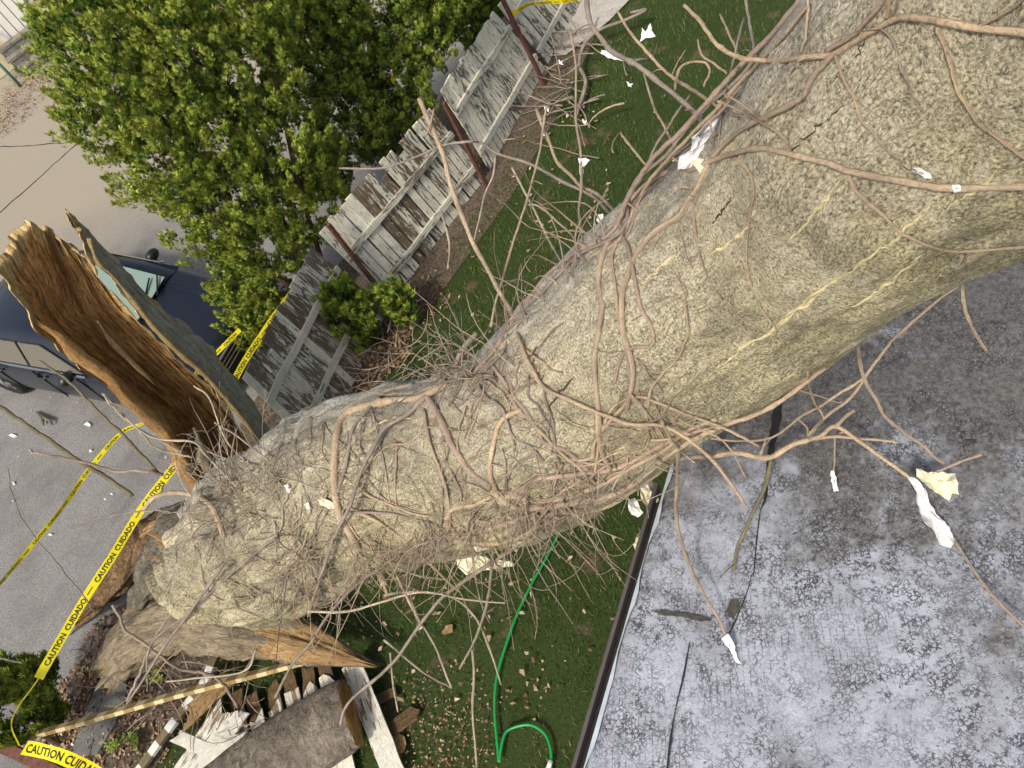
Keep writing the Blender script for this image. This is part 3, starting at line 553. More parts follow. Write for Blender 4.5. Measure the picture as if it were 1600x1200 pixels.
for sd in (1, -1):
    yl = lambda s, z: sd * (.862 - (z - .96) * .40)
    for (s0, s1, s0t, s1t) in ((.62, -.42, .02, -.42), (-.48, -1.38, -.48, -1.25)):
        pts = [cw(s0, yl(0, 1.0) + sd * .0, 1.0), cw(s1, yl(0, 1.0), 1.0), cw(s1t, sd * .715, 1.33), cw(s0t, sd * .715, 1.33)]
        mb = MB(); nn = cl * sd * .9 + Vector((0, 0, .35)); nn.normalize(); v = [tuple(p + nn * .004) for p in pts] + [tuple(p + nn * .02) for p in pts]
        fs = [(0, 1, 2, 3), (7, 6, 5, 4)] + [(i, (i + 1) % 4, 4 + (i + 1) % 4, 4 + i) for i in range(4)]; mb.add(v, fs); mb.build('side_window', MT['glass_s'], car)
    mb = MB(); mb.beam(cw(.66, sd * .885, .975), cw(-1.5, sd * .885, .985), .02, .022, (0, 0, 1)); mb.build('belt_trim', MT['chrome'], car)
    for sx in (-.30, -1.25):
        mb = MB(); mb.tube([cw(sx + .1, sd * .90, .86), cw(sx + .05, sd * .945, .865), cw(sx - .06, sd * .945, .865), cw(sx - .12, sd * .90, .86)], .016, 8); mb.build('door_handle', MT['paint'], car, smooth=True)
    for sx in (.45, -.45, -1.42):
        mb = MB(); mb.beam(cw(sx, sd * .903, .30), cw(sx, sd * .900, .93), .008, .02, cu); mb.build('door_seam', MT['blackpl'], body)
    # mirror
    c = cw(.40, sd * .955, 1.01); mb = MB(); V = []; U = []
    for i in range(9):
        for j in range(14):
            p = math.pi * i / 8; q = 2 * math.pi * j / 14; V.append(c + cl * (math.sin(p) * math.cos(q) * .115) + Vector((0, 0, math.sin(p) * math.sin(q) * .08)) + cu * (math.cos(p) * .07))
    mb.add([tuple(v) for v in V], [(i * 14 + j, i * 14 + (j + 1) % 14, (i + 1) * 14 + (j + 1) % 14, (i + 1) * 14 + j) for i in range(8) for j in range(14)]); mb.beam(cw(.42, sd * .82, .97), cw(.40, sd * .95, 1.0), .07, .04, cu); mb.build('side_mirror', MT['blackpl'], car, smooth=True)
    for sx in (1.28, -1.95):
        c = cw(sx, sd * .80, .32); mb = MB(); prof = [(.19, .08), (.27, .10), (.31, .085), (.325, .03), (.325, -.06), (.30, -.1), (.19, -.1)]; V = []
        for (r, o) in prof:
            for j in range(28): q = 2 * math.pi * j / 28; V.append(tuple(c + cu * r * math.cos(q) + Vector((0, 0, r * math.sin(q))) + cl * sd * o * 1.15))
        mb.add(V, [(i * 28 + j, i * 28 + (j + 1) % 28, (i + 1) * 28 + (j + 1) % 28, (i + 1) * 28 + j) for i in range(len(prof) - 1) for j in range(28)]); wh = mb.build('wheel', MT['rubber'], car, smooth=True)
        mb = MB(); 
        for k in range(6):
            q = math.pi / 3 * k; mb.beam(c + cl * sd * .10, c + cl * sd * .085 + cu * .19 * math.cos(q) + Vector((0, 0, .19 * math.sin(q))), .05, .02, cu * math.sin(q) - Vector((0, 0, math.cos(q))))
        mb.tube([c + cl * sd * .05, c + cl * sd * .115], .05, 14); mb.tube([c + cl * sd * .0, c + cl * sd * .01], .20, 24); mb.build('rim', MT['alloy'], wh)
    mb = MB(); mb.tube([cw(2.02, sd * .40, .62), cw(1.98, sd * .58, .65), cw(1.86, sd * .74, .68)], [.05, .07, .05], 10); mb.build('headlight', MT['lamp'], car, smooth=True)
mb = MB(); mb.beam(cw(2.17, -.52, .50), cw(2.17, .52, .50), .26, .05, (0, 0, 1)); gr = mb.build('grille', MT['blackpl'], car)
for z in (.44, .50, .56, .62): mb = MB(); mb.beam(cw(2.205, -.48, z), cw(2.205, .48, z), .018, .02, (0, 0, 1)); mb.build('grille_bar', MT['chrome'], gr)
mb = MB(); mb.beam(cw(2.16, -.7, .30), cw(2.16, .7, .30), .14, .06, (0, 0, 1)); mb.build('bumper', MT['blackpl'], car)
mb = MB(); mb.tube([cw(.80, -.55, .985 + .012), cw(1.5, -.52, .90), cw(2.0, -.40, .765)], .006, 5); mb.tube([cw(.80, .55, .997), cw(1.5, .52, .90), cw(2.0, .40, .765)], .006, 5); mb.build('hood_crease', MT['paint'], body)
# ------------------------------------------------------------------ arborvitae
def leafmat(nm, c, tr=.25):
    n = NT(nm); m_ = n.done(c, .6, spec=.3); n.b.inputs['Subsurface Weight'].default_value = 0; return m_
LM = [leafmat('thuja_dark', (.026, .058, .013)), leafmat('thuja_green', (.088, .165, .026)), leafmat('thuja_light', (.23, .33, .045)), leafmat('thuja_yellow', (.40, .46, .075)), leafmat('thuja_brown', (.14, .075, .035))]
def foliage(name, blobs, parent, nf, seed, size=.085, bias=0., fill=.30):
    R = np.random.default_rng(seed); C_ = np.array([list(b[0]) for b in blobs]); rr = np.array([b[1] for b in blobs]); wt = rr ** 2 / (rr ** 2).sum()
    npl = max(60, nf // 26); k = R.choice(len(blobs), npl, p=wt); d = R.normal(size=(npl, 3)); d /= np.linalg.norm(d, axis=1)[:, None]
    lump = fbm(C_[k] * 3.1 + d * 2.2, 3); rad = rr[k] * (1 + .32 * lump) * np.where(R.uniform(0, 1, npl) < fill, R.uniform(.3, .8, npl), R.uniform(.85, 1.1, npl)); pc = C_[k] + d * rad[:, None] * np.array([1, 1, 1.1])
    deep0 = np.min([np.linalg.norm((pc - C_[i]) / rr[i], axis=1) for i in range(len(blobs))], axis=0); ok = (deep0 > .5) & (fbm(pc * 2.2 + 40, 2) > -.55); pc, d, deep0 = pc[ok], d[ok], deep0[ok]; npl = len(pc)
    pax = d * np.array([1, 1, .2]) * .55 + np.array([0, 0, .85]) + R.normal(size=(npl, 3)) * .12; pax /= np.linalg.norm(pax, axis=1)[:, None]; pl = R.uniform(.12, .28, npl) * (size / .062) ** .5; pw = pl * R.uniform(.22, .32, npl); pt = R.normal(size=npl) * .55
    m_ = R.integers(0, npl, nf); u = R.uniform(0, 1, nf) ** .8; rd_ = R.normal(size=(nf, 3)); rd_ -= pax[m_] * (rd_ * pax[m_]).sum(1)[:, None]; rd_ /= np.linalg.norm(rd_, axis=1)[:, None]; rw = R.uniform(.35, 1, nf)
    p = pc[m_] + pax[m_] * ((u - .35) * pl[m_])[:, None] + rd_ * (pw[m_] * rw * np.sqrt(np.clip(1 - u ** 2, .05, 1)))[:, None]; outw = (rd_ * d[m_]).sum(1)
    deep = deep0[m_] + .10 * outw * rw; d = rd_ * .6 + d[m_] * .7; d /= np.linalg.norm(d, axis=1)[:, None]; ok = p[:, 2] > .04; p, d, deep, u, rw, outw = p[ok], d[ok], deep[ok], u[ok], rw[ok], outw[ok]; m_ = m_[ok]; n_ = len(p)
    ax_ = d * np.array([1, 1, .3]) * .45 + np.array([0, 0, 1.1]) + R.normal(size=(n_, 3)) * .35; ax_ /= np.linalg.norm(ax_, axis=1)[:, None]
    sd = np.cross(ax_, d + R.normal(size=(n_, 3)) * .5); sd /= np.linalg.norm(sd, axis=1)[:, None] + 1e-9
    nn = np.cross(ax_, sd); sz = size * R.uniform(.6, 1.5, n_); T = []
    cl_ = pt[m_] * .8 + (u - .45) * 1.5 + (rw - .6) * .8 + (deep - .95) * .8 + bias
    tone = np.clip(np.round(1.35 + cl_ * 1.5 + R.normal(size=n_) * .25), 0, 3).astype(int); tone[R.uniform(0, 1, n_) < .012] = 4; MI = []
    for b in range(7):
        g = (b - 3) / 3.; along = sz * (.0 + .12 * abs(b - 3)); an = g * .60 + R.normal(size=n_) * .10; L = sz * (1.0 - .38 * abs(g)) * R.uniform(.75, 1.15, n_)
        dr = ax_ * np.cos(an)[:, None] + sd * np.sin(an)[:, None] + nn * (R.normal(size=n_) * .16)[:, None]; o = p + ax_ * (along * .3)[:, None]
        wv = np.cross(dr, nn); wv /= np.linalg.norm(wv, axis=1)[:, None] + 1e-9; wv = wv * (sz * .06)[:, None]
        mid = o + dr * (L * .55)[:, None]; tip = o + dr * L[:, None] + nn * (sz * .1)[:, None]
        T.append(np.stack([o, mid + wv, tip, mid - wv], 1)); MI.append(np.clip(tone + (R.uniform(0, 1, n_) < .12) * (tone < 3), 0, 4))
    V = np.stack(T, 1).reshape(-1, 3); mi = np.stack(MI, 1).ravel()
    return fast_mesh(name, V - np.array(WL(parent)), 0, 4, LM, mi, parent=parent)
def tree(name, base, stems, blobs, label, nf, seed, cat='tree', group=None, bias=0., size=.085, trc=(.10, .062, .040)):
    b = Vector(base); root = empty(name, (b.x, b.y, 0), label, cat, group)
    if 'stem' not in MT: MT['stem'] = simple('thuja_stem_bark', trc, .9, .45, 16, bump=.8)
    mb = MB(); R = random.Random(seed)
    for st, r in stems:
        c = spline([tuple(q) for q in st], 18); mb.tube(c, list(np.linspace(r, r * .35, 18)), 8)
        for _ in range(14):
            i = R.randrange(3, 17); p = Vector(c[i]); q = p + Vector((R.uniform(-1, 1), R.uniform(-1, 1), R.uniform(.1, .7))) * R.uniform(.2, .5); mb.tube([p, p.lerp(q, .5) + Vector((0, 0, .03)), q], [r * .3, r * .2, r * .08], 5)
    mb.build('trunk', MT['stem'], root, smooth=True)
    foliage('crown', blobs, root, nf, seed, size, bias); return root
bA = (-1.75, 8.0); bB = (-.1, 9.5); bC = (1.6, 11.2)
def VB(lst, base): return [(vp(a, b, (base[0] + (c[0] if c else 0), base[1] + (c[1] if c else 0))), r) for a, b, r, c in lst]
A_ = [(402, 482, .30, None), (385, 432, .38, None), (425, 390, .48, (0, .2)), (338, 345, .44, None), (380, 310, .55, (.1, -.1)), (480, 330, .42, (.2, .2)), (258, 245, .50, (0, -.1)), (335, 215, .62, (0, .1)), (430, 235, .55, (.2, .2)), (185, 150, .55, None), (165, 60, .52, None), (280, 100, .68, (0, .2)), (385, 110, .55, (.3, .3)), (150, -30, .5, None), (260, -20, .65, None), (380, 0, .6, (.3, .3)), (392, 500, .30, None), (420, 500, .28, None), (374, 470, .28, None), (440, 455, .34, None), (455, 430, .30, (.1, .1)), (505, 270, .32, (.3, .3))]
tree('arborvitae', bA, [([(-1.8, 8.05, 0), vp(455, 375, bA), vp(410, 290, bA), vp(350, 150, bA), vp(300, 20, bA)], .055), ([(-1.65, 7.95, 0), vp(360, 370, bA), vp(300, 260, bA), vp(215, 130, bA), vp(160, 10, bA)], .045), ([(-1.5, 8.1, 0), vp(470, 300, bA), vp(430, 120, bA), vp(400, 0, bA)], .035)], VB(A_, bA), 'tall bright green arborvitae overhanging the parked car, largest evergreen in view', 120000, 3, bias=.55, size=.050)
B_ = [(545, 190, .50, None), (620, 125, .46, None), (560, 80, .55, (0, .2)), (650, 60, .46, None), (690, 25, .36, (.2, .2)), (485, 70, .55, None), (500, -10, .6, None), (600, -10, .6, None), (690, -30, .4, None), (600, 225, .30, None), (520, 270, .30, (-.2, -.2)), (640, 180, .25, None)]
tree('arborvitae', bB, [([(-.1, 9.5, 0), vp(600, 230, bB), vp(560, 120, bB), vp(500, -40, bB)], .05), ([(.1, 9.6, 0), vp(650, 160, bB), vp(620, 20, bB)], .035)], VB(B_, bB), 'darker green arborvitae behind the upper fence panels, right of the brightest one', 84000, 5, bias=.0, size=.050)
C__ = [(745, 40, .28, None), (770, 5, .25, None), (730, -20, .4, None), (755, 80, .16, None)]
tree('arborvitae', bC, [([(1.6, 11.2, 0), vp(750, 60, bC), vp(720, -40, bC)], .06)], VB(C__, bC), 'dark narrow arborvitae at the top edge beside the far fence end', 7000, 6, bias=-.55)
def bush(base, blobs, label, nf, seed, cat='shrub', bias=0):
    b = Vector(base); root = empty('evergreen_shrub', (b.x, b.y, 0), label, cat); mb = MB(); R = random.Random(seed)
    for _ in range(6):
        q = blobs[R.randrange(len(blobs))][0]; mb.tube([(b.x, b.y, 0), ((b.x + q[0]) / 2 + R.uniform(-.05, .05), (b.y + q[1]) / 2, q[2] * .6), tuple(q)], [.014, .01, .005], 5)
    mb.build('stem', MT['stem'], root); foliage('foliage', blobs, root, nf, seed, .07, bias, .3); return root
b1 = at(575, 540, 0); bush(b1, [(vp(545, 492, b1), .26), (vp(535, 470, b1), .2), (vp(562, 520, b1), .2), (vp(520, 488, b1), .14)], 'round green shrub at the foot of the fence near its red-brown post', 5000, 11, bias=-.05)
b2 = at(648, 505, 0); bush(b2, [(vp(622, 478, b2), .16), (vp(636, 492, b2), .12), (vp(606, 468, b2), .11)], 'small green shrub right of the round one on the lawn edge', 2200, 12, bias=-.05)
b3 = at(95, 1165, 0); bush(b3, [(vp(50, 1085, b3), .26), (vp(15, 1110, b3), .28), (vp(70, 1060, b3), .16), (vp(-30, 1120, b3), .3), (vp(85, 1110, b3), .15), (vp(20, 1070, b3), .2)], 'feathery green shrub at the lower left corner beside the driveway', 7000, 13, bias=.0)
# ------------------------------------------------------------------ far house with steps
hs = empty('white_house', tuple(at(60, 90, 0)), 'pale cream and white house front at the far end of the driveway', 'house')
h0, h1 = at(-70, 175, 0), at(250, -60, 0); hd = (h1 - h0).normalized(); hn = Vector((hd.y, -hd.x, 0)); hn = hn if hn.y < 0 else -hn
MT['cream'] = simple('cream_wall', (.62, .57, .40), .8, .08, 3); MT['white'] = simple('white_trim_paint', (.80, .78, .72), .6, .06, 5); MT['housedark'] = m_plain('dark_house_surface', (.05, .05, .045), .8)  # last one: even dark colour for the house roof and door
mb = MB(); v = [h0, h1, h1 - hn * 7, h0 - hn * 7]; mb.add([tuple(p) for p in v] + [tuple(p + Vector((0, 0, 5))) for p in v], [(0, 1, 5, 4), (1, 2, 6, 5), (2, 3, 7, 6), (3, 0, 4, 7), (4, 5, 6, 7)]); mb.build('wall', MT['cream'], hs)
mb = MB(); v = [Vector((p.x, p.y, 5)) + o for p, o in zip((h0, h1, h1 - hn * 7, h0 - hn * 7), (hn * .4, hn * .4, -hn * .4, -hn * .4))]; rg = [(v[0] + v[3]) / 2 + Vector((0, 0, 2)), (v[1] + v[2]) / 2 + Vector((0, 0, 2))]
mb.add([tuple(p) for p in v + rg], [(0, 1, 5, 4), (2, 3, 4, 5), (3, 0, 4), (1, 2, 5)]); mb.build('house_roof', MT['housedark'], hs)
def onwall(px, py):  # distance along the wall base for a pixel on the ground line
    p = at(px, py, 0); return (p - h0).dot(hd)
s0 = onwall(40, 100); s1 = onwall(92, 62)
for k in range(5):
    a = s0 + (s1 - s0) * (k + .04) / 5; b = s0 + (s1 - s0) * (k + .92) / 5; mb = MB(); p = h0 + hd * (a + b) / 2 + hn * .035; mb.beam(p + Vector((0, 0, .35)), p + Vector((0, 0, 4.2)), b - a, .06, hd); mb.build('white_panel', MT['white'], hs)
mb = MB(); p = h0 + hd * (s1 + .9) + hn * .03; mb.beam(p + Vector((0, 0, .5)), p + Vector((0, 0, 4.2)), 1.0, .05, hd); mb.build('door', MT['housedark'], hs)
MT['greywood'] = simple('grey_weathered_wood', (.22, .20, .17), .85, .4, 22, bump=.5)
stp_ = empty('wooden_steps', tuple(h0 + hd * (s0 + .5)), 'grey weathered wooden steps with a green handrail at the far house', 'steps')
for k in range(3):
    z = .55 - .18 * k; p = h0 + hd * (s0 + .6) + hn * (.25 + .30 * k); mb = MB(); mb.beam(p - hd * .9 + Vector((0, 0, z)), p + hd * 1.0 + Vector((0, 0, z)), .28, .05, hn); mb.build('tread', MT['greywood'], stp_)
    mb = MB(); q = p + hn * .10; mb.beam(q - hd * .85 + Vector((0, 0, z - .11)), q + hd * .95 + Vector((0, 0, z - .11)), .13, .03, (0, 0, 1)); mb.build('riser', MT['greywood'], stp_)
MT['greenrail'] = m_plain('green_handrail_paint', (.05, .14, .11), .5); p = h0 + hd * (s0 - .45)
mb = MB(); mb.tube([p + hn * .1 + Vector((0, 0, 1.5)), p + hn * .5 + Vector((0, 0, 1.42)), p + hn * 1.0 + Vector((0, 0, 1.0)), p + hn * 1.15 + Vector((0, 0, .5)), p + hn * 1.2], .035, 8); mb.tube([p + hn * .45 + Vector((0, 0, 1.4)), p + hn * .5], .025, 8); mb.build('handrail', MT['greenrail'], stp_, smooth=True)
# concrete path slab at the back of the lawn
slab = [at(866, 84, 0), at(908, -8, 0), at(1000, -60, 0), at(985, 0, 0), at(952, 34, 0), at(884, 88, 0)]
o = sheet('path', [(p.x, p.y) for p in slab], .02, simple('pale_concrete', (.42, .39, .36), .8, .12, 8))
# ------------------------------------------------------------------ vines
def m_vine(name, col, sp=.0):
    n = NT(name); c = n.co('Object'); a = n.noise(c, 5, 3); b = n.noise(c, 70, 4, .7); rv = n.rand()
    q = n.mix(n.ramp(a, (.35, 0), (.65, 1)), tuple(x * .72 for x in col), tuple(min(1, x * 1.25) for x in col)); q = n.mix(n.ramp(b, (.38, .5), (.5, 0)), q, tuple(x * .35 for x in col))
    q = n.mix(n.ramp(n.noise(c, 16, 5, .7), (.54, 0), (.66, .5)), q, tuple(x * .6 for x in col)); q = n.mix(n.math('MULTIPLY', rv, .45), q, (.26, .22, .19)); return n.done(q, .75, n.bump(n.math('ADD', b, n.noise(n.co('UV', (3, 8, 1)), 6, 4, .7)), .9, .008), spec=.25)
MT['vine'] = m_vine('vine_tan_bark', (.50, .375, .25)); MT['vineg'] = m_vine('vine_grey_bark', (.31, .255, .21)); MT['vinep'] = m_vine('vine_pink_bark', (.40, .29, .22)); MT['vinel'] = m_vine('vine_pale_stem', (.52, .44, .32)); MT['olive'] = m_vine('olive_branch_bark', (.20, .175, .085))
cmv = Vector(CAM)
def hit(px, py):
    d = Vector(RW @ np.array([px - 800, py - 600, F])); L = d.length; d.normalize(); loc, nr, idx, dist = TB.ray_cast(cmv, d)
    return None if loc is None else dist * F / L      # depth along the view axis
def path3(pts):
    # pts: (x, y) sits on the trunk; (x, y, l) lifted l metres off it; (x, y, 'd', D) at depth D
    D = []
    for p in pts:
        if len(p) == 4: D.append(p[3]); continue
        h_ = hit(p[0], p[1]); D.append(None if h_ is None else h_ - (p[2] if len(p) == 3 else .012))
    ok = [i for i, d in enumerate(D) if d is not None]
    if not ok: D = [5.0] * len(D)
    else: D = [d if d is not None else float(np.interp(i, ok, [D[k] for k in ok])) for i, d in enumerate(D)]
    return [Pd(p[0], p[1], d) for p, d in zip(pts, D)], D
def stem(parent, pts, w0, w1=None, mat='vine', name='stem', knots=True, side=0, seed=0):
    P_, D = path3(pts); w1 = w0 * .45 if w1 is None else w1; R = random.Random(seed + int(pts[0][0] * 7 + pts[0][1]))
    n_ = max(8, len(pts) * 5); w0 *= .88; w1 *= .88; c = spline([tuple(p) for p in P_], n_); dd = np.interp(np.linspace(0, 1, n_), np.linspace(0, 1, len(D)), D)
    jn = rng.normal(size=(n_ + 4, 3)); jn = (jn[:-4] + jn[1:-3] + jn[2:-2] + jn[3:-1] + jn[4:]) / 5; c[1:-1] += jn[1:-1] * .0045
    wv = np.linspace(w0, w1, n_) * (1 + .06 * rng.normal(size=n_)); rad = wv / 2 * dd / F
    if knots:
        for _ in range(max(1, n_ // 9)): rad[R.randrange(n_)] *= 1.22
    mb = MB(); mb.tube(c, list(rad), 8 if w0 > 6 else 6)
    for _ in range(side):   # short side shoots belong to the same stem
        i = R.randrange(2, n_ - 1); p = Vector(c[i]); t = (Vector(c[i]) - Vector(c[i - 1])).normalized(); q = (t * R.uniform(.2, .8) + Vector((R.uniform(-1, 1), R.uniform(-1, 1), R.uniform(-.8, .8))).normalized()).normalized()
        L = R.uniform(.03, .16); mb.tube([p, p + q * L * .5 + Vector((0, 0, .01)), p + q * L], [rad[i] * .55, rad[i] * .4, rad[i] * .3], 5)
    return mb.build(name, MT[mat], parent, smooth=True)
def plant(px, py, label, group=None):
    d = hit(px, py); return empty('climbing_vine', tuple(Pd(px, py, d if d else 5)), label, 'vine', group)
V1 = plant(1330, 130, 'bare tan vine crossing the thick upper trunk nearest the viewer')
for pts, w0, w1, m, sd in [
    ([(1640, 58), (1600, 54), (1500, 42), (1440, 28), (1400, 30), (1360, 52), (1300, 82), (1240, 92), (1195, 95, .05), (1150, 88, .1), (1120, 68, .12), (1095, 35, .15), (1068, 8, .15)], 15, 6, 'vine', 2),
    ([(1302, 84), (1270, 122), (1250, 157), (1200, 183), (1172, 196), (1140, 218), (1112, 250)], 12, 10, 'vine', 1),
    ([(1640, 290), (1600, 292), (1500, 296), (1420, 286), (1330, 268), (1290, 254), (1230, 240), (1180, 233), (1122, 247), (1080, 266), (1040, 272), (1010, 287), (985, 315), (965, 350)], 14, 7, 'vine', 2),
    ([(1108, 255), (1085, 300), (1077, 312), (1060, 340), (1015, 369), (985, 420), (972, 462), (975, 515), (985, 557), (990, 590), (980, 640)], 12, 9, 'vine', 1),
    ([(1305, 85), (1318, 120), (1335, 160), (1350, 195), (1380, 225), (1410, 258, .05), (1432, 268, .1)], 6, 3, 'vine', 0),
    ([(1365, 37), (1390, 60), (1410, 110), (1425, 140, .04), (1432, 165, .06)], 6, 3.5, 'vinep', 1),
    ([(1465, 42), (1480, 80), (1490, 130), (1510, 165), (1540, 200), (1600, 242), (1640, 260)], 7, 5, 'vine', 0),
    ([(1155, 238), (1172, 275), (1178, 300), (1170, 340), (1167, 400), (1172, 440), (1190, 480), (1213, 515, .05)], 5.5, 3, 'vine', 0),
    ([(1080, 310), (1087, 360), (1095, 400), (1103, 430), (1118, 455), (1128, 470, .04)], 5, 3.5, 'vinep', 0),
    ([(1322, 268), (1345, 305), (1370, 330), (1400, 360), (1450, 382), (1495, 393), (1560, 390), (1640, 380)], 8, 5, 'vine', 2),
    ([(1530, 40), (1560, 25), (1600, 0), (1630, -20)], 7, 5, 'vine', 0),
    ([(1395, -40), (1378, 0), (1350, 38), (1325, 58), (1290, 80)], 11, 9, 'vinep', 0),
    ([(1385, 28), (1392, -10, .05), (1400, -40, .1)], 8, 6, 'vine', 0), ([(1395, 26), (1405, -10, .05)], 5, 4, 'vine', 0),
    ([(1252, 82), (1258, 50, .04), (1262, 20, .08), (1258, -20, .12)], 6, 5, 'vine', 0),
    ([(1235, 238), (1225, 215, .05), (1200, 195, .08), (1160, 175, .1), (1120, 158, .12)], 6, 4, 'vine', 1),
    ([(1060, 352), (1066, 372), (1072, 400), (1082, 420)], 3, 2, 'vinel', 0)]:
    stem(V1, pts, w0, w1, m, side=sd)
V2 = plant(975, 330, 'pinkish brown vine stems running along the upper left flank of the trunk above the lawn')
E1 = [(1255, 0), (1215, 50), (1180, 85), (1140, 128), (1095, 178), (1062, 212), (1032, 242), (1005, 275), (985, 310), (968, 350), (952, 372), (905, 397), (862, 430), (830, 470), (802, 503), (780, 545), (745, 585)]
for pts, w0, w1, m, sd in [
    ([(x - 3, y - 3, .02) for x, y in E1], 11, 8, 'vinep', 4), ([(x + 10, y + 8) for x, y in E1[:12]], 8, 6, 'vine', 3), ([(x + 2 + 7 * math.sin(i * 2), y + 2, .03) for i, (x, y) in enumerate(E1[2:])], 7, 5, 'vineg', 3), ([(x + 18 + 5 * math.sin(i), y + 6) for i, (x, y) in enumerate(E1[3:11])], 6, 5, 'vinep', 2),
    ([(970, 362), (952, 375), (940, 405), (935, 445), (940, 480), (935, 520), (928, 560), (930, 600), (936, 640), (942, 700)], 11, 9, 'vine', 1),
    ([(968, 370), (958, 400), (962, 450), (965, 495), (972, 520), (980, 560), (985, 590)], 6.5, 5, 'vinep', 0),
    ([(972, 365), (985, 400), (993, 440), (1000, 480), (1015, 505), (1022, 530), (1015, 541), (990, 543), (970, 560), (958, 600)], 7.5, 5.5, 'vinep', 0),
    ([(915, -20, 'd', 4.6), (920, 30, 'd', 4.5), (940, 62, 'd', 4.4), (955, 80, 'd', 4.3), (985, 96, 'd', 4.1), (1010, 112, 'd', 4.0), (1060, 152, 'd', 3.8), (1090, 182, 'd', 3.6), (1105, 205)], 9, 9, 'vineg', 3),
    ([(965, 18, 'd', 4.1), (985, 50, 'd', 4.0), (1010, 80, 'd', 3.9), (1040, 112, 'd', 3.8), (1075, 137, 'd', 3.6), (1110, 160, .1), (1150, 180), (1200, 186)], 5, 7, 'vine', 3),
    ([(1055, 142, 'd', 3.7), (1060, 110, 'd', 3.6), (1076, 98, 'd', 3.6), (1100, 97, 'd', 3.6), (1108, 115, 'd', 3.6), (1100, 135, 'd', 3.6)], 5, 4, 'vine', 0),
    ([(1290, 25, 'd', 3.1), (1165, -10, 'd', 3.6), (1172, 40, 'd', 3.6), (1178, 80, 'd', 3.5), (1160, 120, 'd', 3.4)][1:], 6, 5, 'vineg', 1),
    ([(1163, 28, 'd', 3.8), (1150, 75, 'd', 3.7), (1140, 120, 'd', 3.6), (1128, 180, .04), (1120, 240)], 5, 3, 'vineg', 1),
    ([(1125, 22, 'd', 3.9), (1140, 55, 'd', 3.8), (1158, 95, 'd', 3.7)], 4, 4, 'vine', 0),
    ([(1090, 62, 'd', 4.0), (1096, 85, 'd', 3.9), (1115, 100, 'd', 3.8), (1135, 115, 'd', 3.7)], 4, 4, 'vine', 0),
    ([(891, 45, 'd', 5.6), (899, 100, 'd', 5.5), (900, 185, 'd', 5.2), (907, 235, 'd', 5.0), (909, 290, 'd', 4.8), (905, 330, 'd', 4.6), (912, 385, .05)], 4, 5.5, 'vine', 2),
    ([(838, 170, 'd', 5.4), (855, 215, 'd', 5.3), (870, 252, 'd', 5.2), (890, 272, 'd', 5.0), (905, 288, 'd', 4.9), (935, 305, 'd', 4.6), (965, 335, .05)], 6, 6, 'vine', 1),
    ([(970, 207, 'd', 4.6), (990, 235, 'd', 4.4), (1010, 258, .05)], 5, 4, 'vine', 0),
    ([(1005, 110, 'd', 4.6), (1015, 145, 'd', 4.5), (1022, 170, 'd', 4.3), (1038, 200, 'd', 4.1), (1055, 228, .05)], 4, 5, 'vine', 0),
    ([(1078, 148, 'd', 4.0), (1060, 175, 'd', 4.0), (1040, 205, 'd', 4.0), (1020, 235, 'd', 4.0), (1012, 262, .05)], 4, 5, 'vineg', 0),
    ([(530, 263, 'd', 6.4), (600, 262, 'd', 6.2), (650, 245, 'd', 6.0), (690, 228, 'd', 5.8), (725, 222, 'd', 5.7), (752, 223, 'd', 5.6), (775, 240, 'd', 5.5), (810, 250, 'd', 5.3), (845, 265, 'd', 5.1), (880, 285, 'd', 4.9), (930, 310, 'd', 4.6), (968, 350, .05)], 4, 6, 'vineg', 3),
    ([(775, 243, 'd', 5.5), (770, 275, 'd', 5.4), (758, 305, 'd', 5.4), (750, 340, 'd', 5.3), (740, 380, 'd', 5.2)], 4, 3, 'vinel', 0),
    ([(655, 155, 'd', 5.2), (670, 190, 'd', 5.15), (690, 235, 'd', 5.1), (705, 290, 'd', 5.0), (735, 370, 'd', 4.8), (757, 412, 'd', 4.7), (782, 460, 'd', 4.5), (800, 490, 'd', 4.3), (812, 530, .06), (830, 575, .05), (850, 605, .04), (900, 630, .03), (950, 650, .05), (985, 662, .07), (1045, 668, .1), (1110, 715, .15), (1165, 790, .15)], 9, 6, 'vine', 5),
    ([(665, 212, 'd', 5.1), (672, 195, 'd', 5.1), (678, 170, 'd', 5.1)], 4, 3, 'vine', 0),
    ([(855, 165, 'd', 5.3), (850, 190, 'd', 5.3), (845, 230, 'd', 5.2), (830, 290, 'd', 5.1), (815, 340, 'd', 5.0), (795, 400, 'd', 4.9), (775, 470, 'd', 4.7), (765, 520, .06)], 4, 5, 'vine', 3),
    ([(800, 262, 'd', 5.3), (820, 300, 'd', 5.2), (840, 340, 'd', 5.0), (860, 380, 'd', 4.8), (880, 418, .05)], 4, 4, 'vinel', 1),
    ([(820, 320, 'd', 5.1), (840, 322, 'd', 5.0), (870, 345, 'd', 4.8), (895, 370, 'd', 4.6), (903, 400, .05)], 4, 4, 'vine', 1),
    ([(700, 420, 'd', 5.0), (702, 380, 'd', 5.1), (690, 330, 'd', 5.2)], 3, 4, 'vinel', 0)]:
    stem(V2, pts, w0, w1, m, side=sd)
V3 = plant(700, 700, 'thick girdling vine wound round the middle of the trunk in dark grooves')
